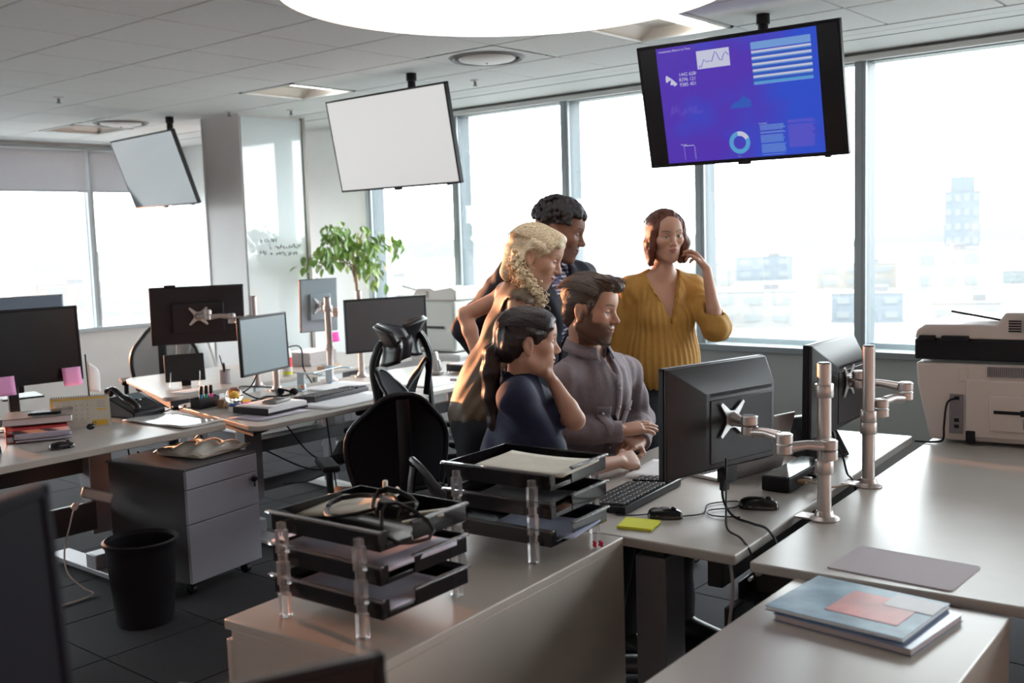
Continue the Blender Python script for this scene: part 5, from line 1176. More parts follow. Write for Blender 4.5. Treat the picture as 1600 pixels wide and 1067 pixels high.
def torso(pel, che, neck, hb, shL, shR, Rp, Rc, s=1.0, fem=False, nr=.050):
    pel, che, neck, hb, shL, shR = [np.asarray(q, float) for q in (pel, che, neck, hb, shL, shR)]
    wa = pel*.45+che*.55-Rc[:, 0]*.005; Rw = Rc
    L = [('E', pel, np.array((.115, .160, .115))*s, Rp, .05, 'pb'), ('E', wa, np.array((.094, .128 if fem else .142, .130))*s, Rw, .06, 's'),
         ('E', che, np.array((.106, .142 if fem else .158, .165))*s, Rc, .05, 's'), ('C', shL, shR, .050*s, .050*s, .05, 's'),
         ('C', neck-(0, 0, .04), hb, nr*1.08, nr, .025, 'n'), ('C', neck, shL*.75+neck*.25, .045*s, .035*s, .04, 's'), ('C', neck, shR*.75+neck*.25, .045*s, .035*s, .04, 's')]
    if fem:
        for q in (-1, 1): L.append(('E', che+Rc[:, 0]*.080*s+Rc[:, 1]*q*.068*s-Rc[:, 2]*.015, np.array((.048, .056, .058))*s, Rc, .03, 's'))
    return L
def pants(t, base, L, m, infl=.012, seated=False, top=None, name='trousers'):
    P_ = [p for p in L if 'p' in p[-1]]; lo, hi = bbox(P_, .05)
    return build_cloth(t, base, name, m, lambda F: (prims(F, P_, infl), [F.half(*q) for q in (top or [])]), lo, hi, .010, 2, wrinkle(5, 40), .0035)
def patch(V, N, R, o, l0, l1, u0, u1, nl, nu, off=.003):
    """grid draped on the front of a garment mesh"""
    q = (V-o) @ R; ok = (N @ R[:, 0] > .35) & (np.abs((V-o) @ R[:, 0]-.11) < .07); Vq = V[ok]; Nq = N[ok]; q = q[ok]; out = []
    for i in range(nl):
        for j in range(nu):
            a = l0+(l1-l0)*i/(nl-1); b = u0+(u1-u0)*j/(nu-1); w_ = np.exp(-((q[:, 1]-a)**2+(q[:, 2]-b)**2)/(2*.008**2)); W_ = w_.sum()+1e-9
            f_ = (q[:, 0]*w_).sum()/W_; n_ = (Nq*w_[:, None]).sum(0)/W_; out.append(o+R @ np.array([f_, a, b])+n_*off)
    F = np.array([(i*nu+j, (i+1)*nu+j, (i+1)*nu+j+1, i*nu+j+1) for i in range(nl-1) for j in range(nu-1)]); return np.array(out), F
def patch_obj(name, t, base, V, F, m, th=.003):
    o = mesh_obj(name, V, F, m, t, None, base); q = o.modifiers.new('solid', 'SOLIDIFY'); q.thickness = th; q.offset = 0; return o
def cloth_data(o, base): n = len(o.data.vertices); a = np.empty(n*3, np.float32); o.data.vertices.foreach_get('co', a); V = a.reshape(-1, 3).astype(float)+np.asarray(base); F = np.empty(len(o.data.polygons)*4, np.int32); o.data.polygons.foreach_get('vertices', F); F = F.reshape(-1, 4); return V, vnormals(V, F)
def collar(t, base, neck, R, m, r=.064, h=.040, gap=.42, name='collar', drop=.040):
    vs = []; n = 40
    for i in range(n):
        a = gap+(2*PI-2*gap)*i/(n-1); c, s = math.cos(a), math.sin(a); fr = max(0, c)
        for (rr, hh) in ((r*.96, -.012), (r*.98, h*(1-.35*fr)), (r*1.06, h*(1-.35*fr)+.003), (r*1.22+.016*fr, h-drop-.016*fr*fr)):
            vs.append(np.asarray(neck)+R @ np.array([c*rr*1.02, s*rr, hh]))
    F = np.array([(i*4+j, (i+1)*4+j, (i+1)*4+j+1, i*4+j+1) for i in range(n-1) for j in range(3)])
    o = mesh_obj(name, np.array(vs), F, m, t, None, base); q = o.modifiers.new('solid', 'SOLIDIFY'); q.thickness = .004; return o
def strands(t, base, name, m, paths, r0=.0016):
    b = MB()
    for p in paths: n = len(p); b.tube([tuple(np.asarray(q)-base) for q in p], [r0*(1-.75*k/(n-1)) for k in range(n)], 4)
    return b.build(name, m, t)
RS = np.random.RandomState(9)
def hairwisps(head, n, start, end, jit=.006, seg=6, bulge=.01):
    out = []
    for k in range(n):
        s = np.array(start(k/n)); e = np.array(end(k/n))+RS.normal(0, jit, 3); mid = (s+e)/2*(1+bulge/.1*.1)
        out.append([head.w(s*(1-q)**2+2*q*(1-q)*mid*1.04+e*q*q) for q in np.linspace(0, 1, seg)])
    return out

SKIN_A = dict(base=(.50, .285, .205), lip=(.36, .12, .11))
TROU = cloth_mat('navy_trousers', (.010, .011, .018), .85)
# ------------------------------------------------------------ woman in the mustard blouse
FW = nrm(-WH_*.95+RH*.28); Rc = frame(FW*.995+UZ*.02); Rp = frame(FW)
base = np.array([*np.array((-2.6956, 4.3425, 0.7534))[:2], 0]); t = person('standing woman in mustard blouse with auburn bob touching her hair', base)
hd = Head(np.array((-2.6860, 4.3827, 1.6016)), frame(nrm(-WH_*.96+RH*.24-UZ*.08), roll=math.radians(3)), 1.0)
che = np.array((-2.7216, 4.3812, 1.2171)); neck = np.array((-2.7147, 4.4001, 1.4174)); hb = hd.w((-.022, 0, -.06)); shR = np.array((-2.8228, 4.2610, 1.3492)); shL = np.array((-2.6242, 4.5322, 1.3446)); pel = np.array([*np.array((-2.7061, 4.3594, 0.7501))[:2], .93])
elL = np.array((-2.4380, 4.4281, 1.1589)); wrL = np.array((-2.4969, 4.4416, 1.4398)); elR = np.array((-2.9045, 4.2315, 1.0467)); wrR = np.array((-2.7697, 4.1558, 0.8061))
hipL, hipR = pel+Rp[:, 1]*.09-(0, 0, .03), pel-Rp[:, 1]*.09-(0, 0, .03)
kn = [q*np.array([1, 1, 0])+np.array([0, 0, .48])+FW*.02 for q in (hipL, hipR)]; an = [q*np.array([1, 1, 0])+np.array([0, 0, .09])-FW*.01 for q in (hipL, hipR)]
L = torso(pel, che, neck, hb, shL, shR, Rp, Rc, .95, True, .044)+arm_prims(shL, elL, wrL, (.043, .036, .023), 's', 'a')+arm_prims(shR, elR, wrR, (.043, .036, .023), 's', 'a')
for a, b, c in zip((hipL, hipR), kn, an): L += leg_prims(a, b, c, c+FW*.15-(0, 0, .05))
def hands(F):
    fingers(F, wrL, np.array((-2.5755, 4.4529, 1.5296))-wrL, nrm(RH*.9-WH_*.3), nrm(-WH_+UZ*.2), (.45, .55, .65, .7), .92); fingers(F, wrR, (0, 0, -1), -RH, FW, (.2, .2, .25, .3), .92)
build_body(t, base, L, hd, [(wrL+(np.array((-2.5755, 4.4529, 1.5296))-wrL)*.9, .10)], dict(SKIN_A, brow=(.10, .045, .03), look=.12, iris=(.06, .05, .04)), hands)
MUST = cloth_mat('mustard_crepe', (.44, .235, .050), .75)
sl = [p for p in L if 's' in p[-1]]
lo, hi = bbox(sl+[('E', pel, (.2, .2, .2), Rp, 0, '')], .06)
def blouse(F):
    prims(F, [p for p in sl if p[0] == 'E'], .020); prims(F, [p for p in sl if p[0] == 'C'], .012); hem = pel-(0, 0, .02)
    F.ell(hem+(0, 0, .04), (.150, .192, .17), Rp, .08); F.ell(che*.4+pel*.6, (.125, .165, .16), Rc, .08)
    for (a, b, c, q) in ((shL, elL, wrL, 1), (shR, elR, wrR, -1)):
        F.cap(a*.5+b*.5, b, .058, .066, .03); F.cap(b, b*.93+c*.07, .064, .060, .02); F.cap(b+(c-b)*.16, b+(c-b)*.9, .045, .040, .0, '-')
        F.half(b+(c-b)*.20, nrm(c-b)) if False else None
    F.cap(neck-(0, 0, .1), neck+(0, 0, .12), .062, .066, .01, '-'); wedge(F, che, Rc, -.045, .34, .0, .008); F.half(pel-(0, 0, .065), (0, 0, -1))
wk = wrinkle(3, 38, 8, (1, 1, .18))
o = build_cloth(t, base, 'blouse', MUST, blouse, lo, hi, .0065, 2, lambda V: (wk(V)*.5+.9*np.sin(34*np.arctan2((V-che) @ Rc[:, 1], (V-che) @ Rc[:, 0])+3*np.sin(5*V[:, 2])))*np.clip((1.50-V[:, 2])*3, .3, 1), .0040)
V, N = cloth_data(o, base)
for q in (-1, 1):      # gathered edge of the neckline
    pts = [che+Rc @ np.array([.10, q*(.006+.34*(u+.045)), u]) for u in np.linspace(-.04, .17, 14)]; pv = []
    for p in pts: k = np.argmin(((V-p)**2).sum(1)); pv.append(V[k]+N[k]*.002)
    b = MB(); b.tube([tuple(np.asarray(p)-base) for p in smoothpath(pv, 3)], .0045, 6); b.build('neckline_trim', MUST, t)
pants(t, base, L, TROU, top=[(pel+(0, 0, .07), (0, 0, 1))]); shoes(t, base, [(c, c+FW*.14-(0, 0, .05)) for c in an])
AUB = hair_mat('auburn_hair', (.115, .034, .017))
def hair(F):
    W_ = hd.w; E = lambda c, r, k=.012, op='+': F.ell(W_(c), r, hd.R, k, op)
    E((-.018, 0, .043), (.108, .088, .090)); E((-.055, 0, -.03), (.075, .085, .105), .03)
    for q in (-1, 1):
        F.cap(W_((.028, q*.064, .055)), W_((.022, q*.086, -.035)), .021, .023, .03); F.cap(W_((.022, q*.086, -.035)), W_((.020, q*.088, -.122)), .024, .014, .03); F.cap(W_((-.02, q*.082, -.03)), W_((-.015, q*.078, -.125)), .028, .016, .03)
    F.cap(W_((.040, .015, .108)), W_((.050, .066, .052)), .015, .014, .02); F.cap(W_((.040, .010, .108)), W_((.048, -.066, .045)), .016, .015, .02)
    E((.100, 0, -.018), (.078, .064, .105), .008, '-'); E((.09, 0, -.12), (.08, .068, .07), .01, '-'); F.cap(neck-(0, 0, .05), hb, .045, .046, .01, '-')
wv = wrinkle(8, 120, 6, (1, 1, .1)); lo = hd.c-.21; hi = hd.c+.2
build_cloth(t, base, 'hair', AUB, hair, lo, hi, .0042, 1, wv, .0022)
strands(t, base, 'hair_locks', AUB, combed(hd, 160, (-.018, 0, .043), (.1065, .0870, .0890), 1.0, 2.9, seed=6, ph=(-1.5, 1.5)), .0020)
strands(t, base, 'hair_strands', AUB, hairwisps(hd, 60, lambda q: (.04, (.078 if q < .5 else -.078)+.012*math.sin(40*q), .03-.05*(q % .5)), lambda q: (.035-.06*(q % .5), (.080 if q < .5 else -.080)+.012*math.cos(30*q), -.130), .008))

# ------------------------------------------------------------ standing man in the navy jacket
FW = nrm(RH*.80-WH_*.50); lean = nrm(FW*.97-UZ*.20); Rc = frame(lean); Rp = frame(FW)
base = np.array([*np.array((-3.0313, 3.8047, 0.8051))[:2], 0]); t = person('standing man in navy jacket and checked shirt with black curls', base)
hd = Head(np.array((-2.8920, 3.8075, 1.6379)), frame(nrm(RH*.93-WH_*.24-UZ*.26)), 1.08, True)
che = np.array((-2.9717, 3.7835, 1.2631)); neck = np.array((-2.9679, 3.7882, 1.4759)); hb = hd.w((-.03, 0, -.06)); shR = np.array((-3.0499, 3.6361, 1.4419)); shL = np.array((-2.9506, 4.0320, 1.4227)); pel = np.array([*np.array((-3.0599, 3.8066, 0.8024))[:2], .98])
elR = np.array((-3.3050, 3.6006, 1.2028)); wrR = np.array((-3.2282, 3.7047, 1.0037)); elL = np.array((-2.9308, 4.0882, 1.0229)); wrL = np.array((-2.9097, 3.9449, 0.7944))
hipL, hipR = pel+Rp[:, 1]*.09-(0, 0, .03), pel-Rp[:, 1]*.09-(0, 0, .03)
kn = [q*np.array([1, 1, 0])+np.array([0, 0, .50])+FW*.01 for q in (hipL, hipR)]; an = [q*np.array([1, 1, 0])+np.array([0, 0, .09])-FW*.03 for q in (hipL, hipR)]
L = torso(pel, che, neck, hb, shL, shR, Rp, Rc, 1.05, False, .056)+arm_prims(shL, elL, wrL, (.050, .042, .028))+arm_prims(shR, elR, wrR, (.050, .042, .028))
for a, b, c in zip((hipL, hipR), kn, an): L += leg_prims(a, b, c, c+FW*.16-(0, 0, .05), (.090, .062, .045))
def hands(F): fingers(F, wrR, nrm(pel-wrR+(0, 0, .02)), nrm(-FW-RH*.3), UZ*-1, (.25, .25, .3, .3)); fingers(F, wrL, (0, 0, -1), RH, FW, (.25, .25, .3, .35))
build_body(t, base, L, hd, [], dict(base=(.215, .108, .075), lip=(.17, .065, .06), brow=(.012, .009, .010), look=.6, stub=(.05, .035, .035)), hands)
def check_mat():
    m = mat('checked_shirt', (.3, .3, .4), .8); nt = m.node_tree; b = nt.nodes['Principled BSDF']; tc = nt.nodes.new('ShaderNodeTexCoord'); mp = nt.nodes.new('ShaderNodeMapping'); mp.inputs['Rotation'].default_value = (0, 0, math.radians(8)); nt.links.new(tc.outputs['Object'], mp.inputs[0])
    cs = []
    for ax_ in ('X', 'Z'):
        w_ = nt.nodes.new('ShaderNodeTexWave'); w_.bands_direction = ax_; w_.inputs['Scale'].default_value = 17; nt.links.new(mp.outputs[0], w_.inputs[0]); g = nt.nodes.new('ShaderNodeMath'); g.operation = 'GREATER_THAN'; g.inputs[1].default_value = .5; nt.links.new(w_.outputs['Fac'], g.inputs[0]); cs.append(g)
    ad = nt.nodes.new('ShaderNodeMath'); ad.operation = 'ADD'; nt.links.new(cs[0].outputs[0], ad.inputs[0]); nt.links.new(cs[1].outputs[0], ad.inputs[1]); r = nt.nodes.new('ShaderNodeValToRGB'); dv = nt.nodes.new('ShaderNodeMath'); dv.operation = 'MULTIPLY'; dv.inputs[1].default_value = .5; nt.links.new(ad.outputs[0], dv.inputs[0]); nt.links.new(dv.outputs[0], r.inputs[0])
    r.color_ramp.elements[0].color = (.012, .012, .035, 1); r.color_ramp.elements[1].color = (.52, .52, .62, 1); e = r.color_ramp.elements.new(.5); e.color = (.09, .09, .16, 1); r.color_ramp.interpolation = 'CONSTANT'; r.color_ramp.elements[1].position = .3; r.color_ramp.elements[2].position = .8; nt.links.new(r.outputs[0], b.inputs['Base Color']); return m
CHK = check_mat(); sl = [p for p in L if 's' in p[-1]]; tl = sl[:6]
lo, hi = bbox(tl, .06); build_cloth(t, base, 'shirt', CHK, lambda F: (prims(F, [p for p in tl], .008), F.cap(neck-(0, 0, .06), neck+(0, 0, .12), .060, .066, .006, '-')), lo, hi, .008, 2, wrinkle(4, 30), .002)
collar(t, base, neck+(0, 0, -.015), frame(FW), CHK, .068, .040, .5)
JK = cloth_mat('navy_jacket', (.012, .016, .030), .7); lo, hi = bbox(sl+[('E', pel, (.2, .2, .2), Rp, 0, '')], .07)
def jacket(F):
    prims(F, sl, .022); F.ell(pel+(0, 0, .02), (.155, .205, .19), Rp, .06); F.cap(neck-(0, 0, .06), neck+(0, 0, .14), .074, .085, .01, '-')
    wedge(F, che-(0, 0, 0), Rc, -.16, .26, .0, .008); wedge(F, che, Rc @ np.diag([1, 1, -1]), .10, .16, .0, .008); F.half(pel-(0, 0, .12), (0, 0, -1))
build_cloth(t, base, 'jacket', JK, jacket, lo, hi, .008, 2, wrinkle(14, 34, 8, (1, 1, 1)), .0065)
collar(t, base, neck+(0, 0, -.035), Rc, JK, .088, .045, .75, 'lapel', .085)
pants(t, base, L, TROU, top=[(pel+(0, 0, .08), (0, 0, 1))]); shoes(t, base, [(c, c+FW*.17-(0, 0, .05)) for c in an])
BLK = hair_mat('black_curls', (.014, .010, .013), .5, (1, 1, 1)); rq = np.random.RandomState(5)
def hair(F):
    W_ = hd.w; F.ell(W_((-.018, 0, .050)), (.106, .084, .088), hd.R, .01); F.ell(W_((-.055, 0, -.005)), (.062, .074, .075), hd.R, .02)
    F.ell(W_((.030, 0, .105)), (.055, .060, .035), hd.R, .02)
    for k in range(330):
        a = rq.uniform(0, 2*PI); e = math.asin(rq.uniform(-.15, 1)); q = np.array([-.016+.112*math.cos(e)*math.cos(a), .088*math.cos(e)*math.sin(a), .050+.094*math.sin(e)])
        if q[0] > .045 and q[2] < .075: continue
        F.ell(W_(q), (rq.uniform(.009, .015),)*3, None, .004)
    F.ell(W_((.100, 0, -.005)), (.062, .068, .072), hd.R, .006, '-'); F.ell(W_((.03, 0, -.10)), (.07, .1, .085), hd.R, .006, '-')
build_cloth(t, base, 'hair', BLK, hair, hd.c-.17, hd.c+.19, .0042, 0)

# ------------------------------------------------------------ blonde woman leaning in
FW = nrm(RH*.97-WH_*.16); lean = nrm(FW*.90-UZ*.42); Rc = frame(lean); Rp = frame(nrm(FW*.98-UZ*.12))
base = np.array([*np.array((-2.8798, 3.2090, 0.7970))[:2], 0]); t = person('blonde woman in sleeveless olive top leaning in with hand on hip', base)
hd = Head(np.array((-2.7390, 3.4370, 1.5352)), frame(nrm(RH*.93-WH_*.20-UZ*.36), roll=math.radians(-3)), 1.05)
che = np.array((-2.8216, 3.3524, 1.2180)); neck = np.array((-2.7873, 3.3918, 1.4000)); hb = hd.w((-.03, 0, -.06)); shR = np.array((-2.7149, 3.2885, 1.3488)); shL = np.array((-2.9415, 3.4680, 1.3663)); pel = np.array((-2.8825, 3.2155, 0.8638))
elL = np.array((-3.1003, 3.3764, 1.2854)); wrL = np.array((-2.9904, 3.3472, 1.0589)); elR = np.array((-2.7173, 3.2554, 1.1117)); wrR = np.array((-2.6851, 3.1907, 0.9115))
hipL, hipR = pel+Rp[:, 1]*.088-(0, 0, .03), pel-Rp[:, 1]*.088-(0, 0, .03)
kn = [q*np.array([1, 1, 0])+np.array([0, 0, .48])+FW*.0 for q in (hipL, hipR)]; an = [q*np.array([1, 1, 0])+np.array([0, 0, .09])-FW*.04 for q in (hipL, hipR)]
L = torso(pel, che, neck, hb, shL, shR, Rp, Rc, .98, True, .046)+arm_prims(shL, elL, wrL, (.042, .036, .024), 'a', 'a')+arm_prims(shR, elR, wrR, (.042, .036, .024), 'a', 'a')
for a, b, c in zip((hipL, hipR), kn, an): L += leg_prims(a, b, c, c+FW*.14-(0, 0, .05), (.088, .056, .040))
def hands(F): fingers(F, wrL, nrm(FW*.3-UZ), WH_, FW, (.3, .3, .35, .35), .9); fingers(F, wrR, nrm(RH*.5-UZ*.7), -WH_, RH, (.3, .3, .35, .4), .9)
build_body(t, base, L, hd, [], dict(base=(.53, .31, .225), lip=(.42, .10, .12), brow=(.30, .20, .11), look=.75), hands)
OLV = cloth_mat('olive_satin', (.105, .070, .042), .45); sl = [p for p in L if 's' in p[-1]]; lo, hi = bbox(sl+[('E', pel, (.2, .2, .2), Rp, 0, '')], .05)
def top(F):
    prims(F, [p for p in sl], .014); F.ell(pel+(0, 0, .03), (.135, .175, .15), Rp, .08); F.ell((che+pel)/2-FW*.01, (.115, .150, .17), Rc, .08)
    for a, b in ((shL, elL), (shR, elR)): F.ell(a+(b-a)*.15, (.075, .064, .075), frame(nrm(b-a)), .008, '-')
    F.cap(neck-(0, 0, .02), neck+(0, 0, .12), .058, .066, .008, '-'); F.half(pel-(0, 0, .03), nrm(-UZ-FW*.1))
def diag(V): u = (V-che) @ (Rc[:, 2]*.8-Rc[:, 0]*.6); s_ = (V-che) @ Rc[:, 0]; return np.sin(70*s_+18*u+1.5*np.sin(20*u))*.7+.5*np.sin(120*s_-25*u)
build_cloth(t, base, 'top', OLV, top, lo, hi, .0065, 2, diag, .0040)
pants(t, base, L, TROU, top=[(pel+(0, 0, .06), (0, 0, 1))]); shoes(t, base, [(c, c+FW*.14-(0, 0, .05)) for c in an])
BLN = hair_mat('blonde_hair', (.64, .52, .35), .5, (.35, .35, 1)); rq = np.random.RandomState(12)
curlp = [np.array((-2.7668, 3.3357, 1.5416)), np.array((-2.7523, 3.3162, 1.4999)), np.array((-2.7218, 3.3107, 1.4632)), np.array((-2.6943, 3.3173, 1.4366)), np.array((-2.6731, 3.3316, 1.4097)), np.array((-2.6659, 3.3464, 1.3773)), np.array((-2.6731, 3.3624, 1.3444))]
def hair(F):
    W_ = hd.w; E = lambda c, r, k=.014, op='+': F.ell(W_(c), r, hd.R, k, op)
    E((-.016, 0, .043), (.110, .088, .090)); E((-.070, 0, .0), (.062, .070, .075), .03); E((.045, 0, .090), (.055, .062, .036), .02)
    for q in (-1, 1): F.cap(W_((.070, q*.040, .075)), W_((-.01, q*.080, .045)), .022, .022, .02); F.cap(W_((.03, q*.076, .045)), W_((-.06, q*.074, -.03)), .019, .024, .02)
    F.cap(W_((-.08, 0, -.02)), W_((-.075, -.03, -.09)), .045, .045, .03)
    for k in range(210):
        i = rq.uniform(0, len(curlp)-1.001); p = curlp[int(i)]*(1-i % 1)+curlp[int(i)+1]*(i % 1); F.ell(p+rq.normal(0, .015, 3), (rq.uniform(.006, .010),)*3, None, .003)
    E((.104, 0, -.022), (.072, .085, .088), .008, '-'); E((.05, 0, -.11), (.07, .09, .075), .008, '-'); E((.004, -.092, -.012), (.034, .026, .042), .006, '-')
def sweep(V): p = hd.loc(V); return np.sin(150*p[:, 2]+40*p[:, 0]+1.2*np.sin(30*p[:, 0]))*(p[:, 2] > -.03)
build_cloth(t, base, 'hair', BLN, hair, np.minimum(hd.c-.17, np.min(curlp, 0)-.06), hd.c+.18, .0042, 0, sweep, .0020)
strands(t, base, 'hair_strands', BLN, combed(hd, 260, (-.018, 0, .040), (.1085, .0875, .0900), .75, 3.0, seed=2, ph=(-1.5, 1.5)), .0024)
cs = []
for k in range(150):
    i = rq.uniform(0, len(curlp)-1.001); p = curlp[int(i)]*(1-i % 1)+curlp[int(i)+1]*(i % 1)+rq.normal(0, .012, 3); ph = rq.uniform(0, 6); rr = rq.uniform(.008, .016); ax = nrm(rq.normal(size=3)-UZ*1.2)
    s1 = nrm(np.cross(ax, (1, .3, .2))); s2 = np.cross(ax, s1); cs.append([p+s1*rr*math.cos(ph+q)+s2*rr*math.sin(ph+q)+ax*q*.006 for q in np.linspace(0, 8, 22)])
strands(t, base, 'hair_curls', BLN, cs, .0026)

# ------------------------------------------------------------ seated man in the grey shirt
FW = nrm((.985, -.10, 0)); lean = nrm(FW*.97-UZ*.22); Rc = frame(lean); Rp = frame(FW)
base = np.array([-2.56, 3.41, 0]); t = person('seated bearded man in grey shirt reaching past the monitor', base)
hd = Head(np.array((-2.3677, 3.3018, 1.3288)), frame(nrm(RH*.86-WH_*.46-UZ*.13)), 1.05, True)
che = np.array((-2.4096, 3.3768, 0.9669)); neck = np.array((-2.4190, 3.3402, 1.1488)); hb = hd.w((-.03, 0, -.06)); shR = np.array((-2.4316, 3.2135, 1.0637)); shL = np.array((-2.4079, 3.5984, 1.0441)); pel = np.array([-2.56, 3.41, .60])
elR = np.array((-2.4463, 3.1747, 0.8610)); wrR = np.array((-2.2680, 3.3363, 0.8517)); elL = np.array((-2.4201, 3.7173, 0.8272)); wrL = np.array((-2.2537, 3.4586, 0.7915))
hipL, hipR = pel+Rp[:, 1]*.09, pel-Rp[:, 1]*.09; knL, knR = hipL+FW*.42+np.array([0, .05, -.03]), hipR+FW*.42+np.array([0, -.05, -.03]); anL, anR = knL*np.array([1, 1, 0])+FW*.03+np.array([0, 0, .09]), knR*np.array([1, 1, 0])-FW*.05+np.array([0, 0, .09])
L = torso(pel, che, neck, hb, shL, shR, Rp, Rc, 1.02, False, .057)+arm_prims(shL, elL, wrL, (.050, .044, .030))+arm_prims(shR, elR, wrR, (.050, .044, .030))
L += leg_prims(hipL, knL, anL, anL+FW*.16-(0, 0, .05), (.088, .062, .045))+leg_prims(hipR, knR, anR, anR+FW*.16-(0, 0, .05), (.088, .062, .045))
hdirR = np.array((-2.1834, 3.5015, 0.8689))-wrR; hdirL = np.array((-2.2525, 3.3290, 0.7962))-wrL
def hands(F): fingers(F, wrR, hdirR, nrm(UZ-WH_*.35), nrm(WH_+UZ*.2), (.15, .16, .18, .22), 1.05, tc=.2); fingers(F, wrL, hdirL, nrm(UZ-WH_*.5), nrm(-RH*.2-WH_), (.45, .5, .55, .6), 1.0)
build_body(t, base, L, hd, [(wrR+hdirR*.6, .13), (wrL+hdirL*.6, .09)], dict(base=(.47, .255, .175), lip=(.33, .14, .12), brow=(.06, .035, .022), look=.55, beard=(.045, .024, .014)), hands)
GRY = cloth_mat('grey_chambray', (.215, .175, .195), .8, 900, .10, 90); sl = [p for p in L if 's' in p[-1]]; lo, hi = bbox(sl, .06)
def shirt(F):
    prims(F, sl, .012); F.ell((che+pel)/2, (.122, .165, .17), Rc, .07); F.cap(elR, elR*.4+wrR*.6, .056, .048, .02); F.cap(elL, elL*.4+wrL*.6, .056, .046, .02)
    F.cap(neck-(0, 0, .06), neck+(0, 0, .12), .062, .070, .006, '-'); wedge(F, che, Rc, .115, .42, .0, .006)
    for e_, w_ in ((elR, wrR), (elL, wrL)): F.half(w_, nrm(w_-e_)) if False else F.ell(w_+nrm(w_-e_)*.045, (.046, .06, .06), frame(nrm(w_-e_)), .002, '-')
def swr(V): a = wrinkle(31, 46, 9, (1, 1, .5))(V); return a
o = build_cloth(t, base, 'shirt', GRY, shirt, lo, hi, .0062, 2, swr, .0042)
V, N = cloth_data(o, base); Rf = Rc
pv, pf = patch(V, N, Rf, che, -.016, .016, -.20, .105, 4, 22, .0035); patch_obj('placket', t, base, pv, pf, GRY)
BTN = mat('shirt_button', (.62, .58, .56), .3)
for k in range(5):
    p = pv[(1*22)+int(2+k*4.3)]+Rf[:, 0]*.004+Rf[:, 1]*.006; b = MB(); b.sphere(tuple(p-base), (.0055, .0055, .0055), 10, 6); b.build('button', BTN, t)
for q in (-1, 1):
    pv, pf = patch(V, N, Rf, che, q*.040, q*.100, -.09, .0, 8, 10, .004); po = patch_obj('chest_pocket', t, base, pv, pf, GRY)
    fv, ff = patch(V, N, Rf, che, q*.038, q*.102, -.018, .010, 8, 4, .0065); patch_obj('pocket_flap', t, base, fv, ff, GRY)
    p = fv[4*4+0]+Rf[:, 0]*.003; b = MB(); b.sphere(tuple(p-base), .0055, 10, 6); b.build('button', BTN, t)
collar(t, base, neck+(0, 0, .006), frame(nrm(FW*.98-UZ*.15)), GRY, .078, .046, .36)
for e_, w_ in ((elR, wrR), (elL, wrL)):
    a_ = nrm(w_-e_); b = MB(); b.tube([tuple(w_-a_*.055-base), tuple(w_-a_*.05-base), tuple(w_-a_*.004-base), tuple(w_-base)], [.040, .0425, .040, .037], 20, cap=False); c_ = b.build('cuff', GRY, t, solid=.004)
pants(t, base, L, TROU); shoes(t, base, [(c, c+FW*.17-(0, 0, .05)) for c in (anL, anR)])
BRN = hair_mat('brown_hair', (.070, .040, .026), .45, (.4, .4, 1))
def hair(F):
    W_ = hd.w; E = lambda c, r, k=.012, op='+': F.ell(W_(c), np.array(r)*1.03, hd.R, k, op)
    E((-.018, 0, .046), (.106, .0815, .088)); E((-.062, 0, -.005), (.055, .070, .080), .02); E((.038, .0, .100), (.062, .058, .036), .025); F.cap(W_((.045, -.03, .112)), W_((.098, .005, .098)), .024, .018, .02); F.cap(W_((.05, .03, .11)), W_((.098, .02, .096)), .022, .016, .02)
    for q in (-1, 1): F.cap(W_((.032, q*.070, .035)), W_((.022, q*.071, -.01)), .012, .008, .012)
    E((.102, 0, -.025), (.060, .085, .082), .008, '-'); E((.05, 0, -.10), (.075, .1, .08), .008, '-'); E((-.0, -.088, -.02), (.032, .022, .05), .006, '-'); E((-.0, .088, -.02), (.032, .022, .05), .006, '-')
def sweep(V): p = hd.loc(V); return np.sin(230*p[:, 1]+30*p[:, 0]+1.3*np.sin(25*p[:, 0]))*(p[:, 2] > .03)*.8+np.sin(190*p[:, 2]-60*p[:, 0])*(p[:, 2] <= .03)*.4
build_cloth(t, base, 'hair', BRN, hair, hd.c-.18, hd.c+.20, .0042, 0, sweep, .0020)
strands(t, base, 'hair_strands', BRN, hairwisps(hd, 60, lambda q: (.02+.04*math.sin(9*q), -.06+.12*q, .125), lambda q: (.112, -.045+.10*q, .112), .007))
strands(t, base, 'hair_locks', BRN, combed(hd, 220, (-.018, 0, .048), (.1095, .0845, .0915), .95, 2.9, seed=3, ph=(-1.45, 1.45)), .0020)
strands(t, base, 'beard_hair', hair_mat('beard_brown', (.050, .028, .017)), [[hd.w(p), hd.w(np.array(p)*1.0+np.array([.004, 0, -.008])), hd.w(np.array(p)+np.array([.005, 0, -.018]))] for p in [(.052+.030*math.cos(a), .046*math.sin(a), -.088-.018*math.cos(a)) for a in np.linspace(-1.5, 1.5, 90)]], .0014)

# ------------------------------------------------------------ seated woman in navy
FW = nrm(RH*.95+WH_*.30); lean = nrm(FW*.985-UZ*.16); Rc = frame(lean); Rp = frame(FW)
base = np.array([-2.40, 2.76, 0]); t = person('seated woman in navy top with long dark ponytail', base)
hd = Head(np.array((-2.2974, 2.8259, 1.2523)), frame(nrm(RH*.985+WH_*.10-UZ*.07)), .98)
che = np.array((-2.3469, 2.8213, 0.9334)); neck = np.array((-2.3411, 2.8224, 1.1045)); hb = hd.w((-.03, 0, -.06)); shR = np.array((-2.2732, 2.7173, 1.0691)); shL = np.array((-2.3661, 2.9227, 1.0287)); pel = np.array([-2.40, 2.76, .60])
elR = np.array((-2.1788, 2.8653, 0.7917)); wrR = np.array((-2.1465, 3.1535, 0.7804)); elL = np.array((-2.1620, 2.9033, 0.9743)); wrL = np.array((-2.2505, 2.8986, 1.1053))
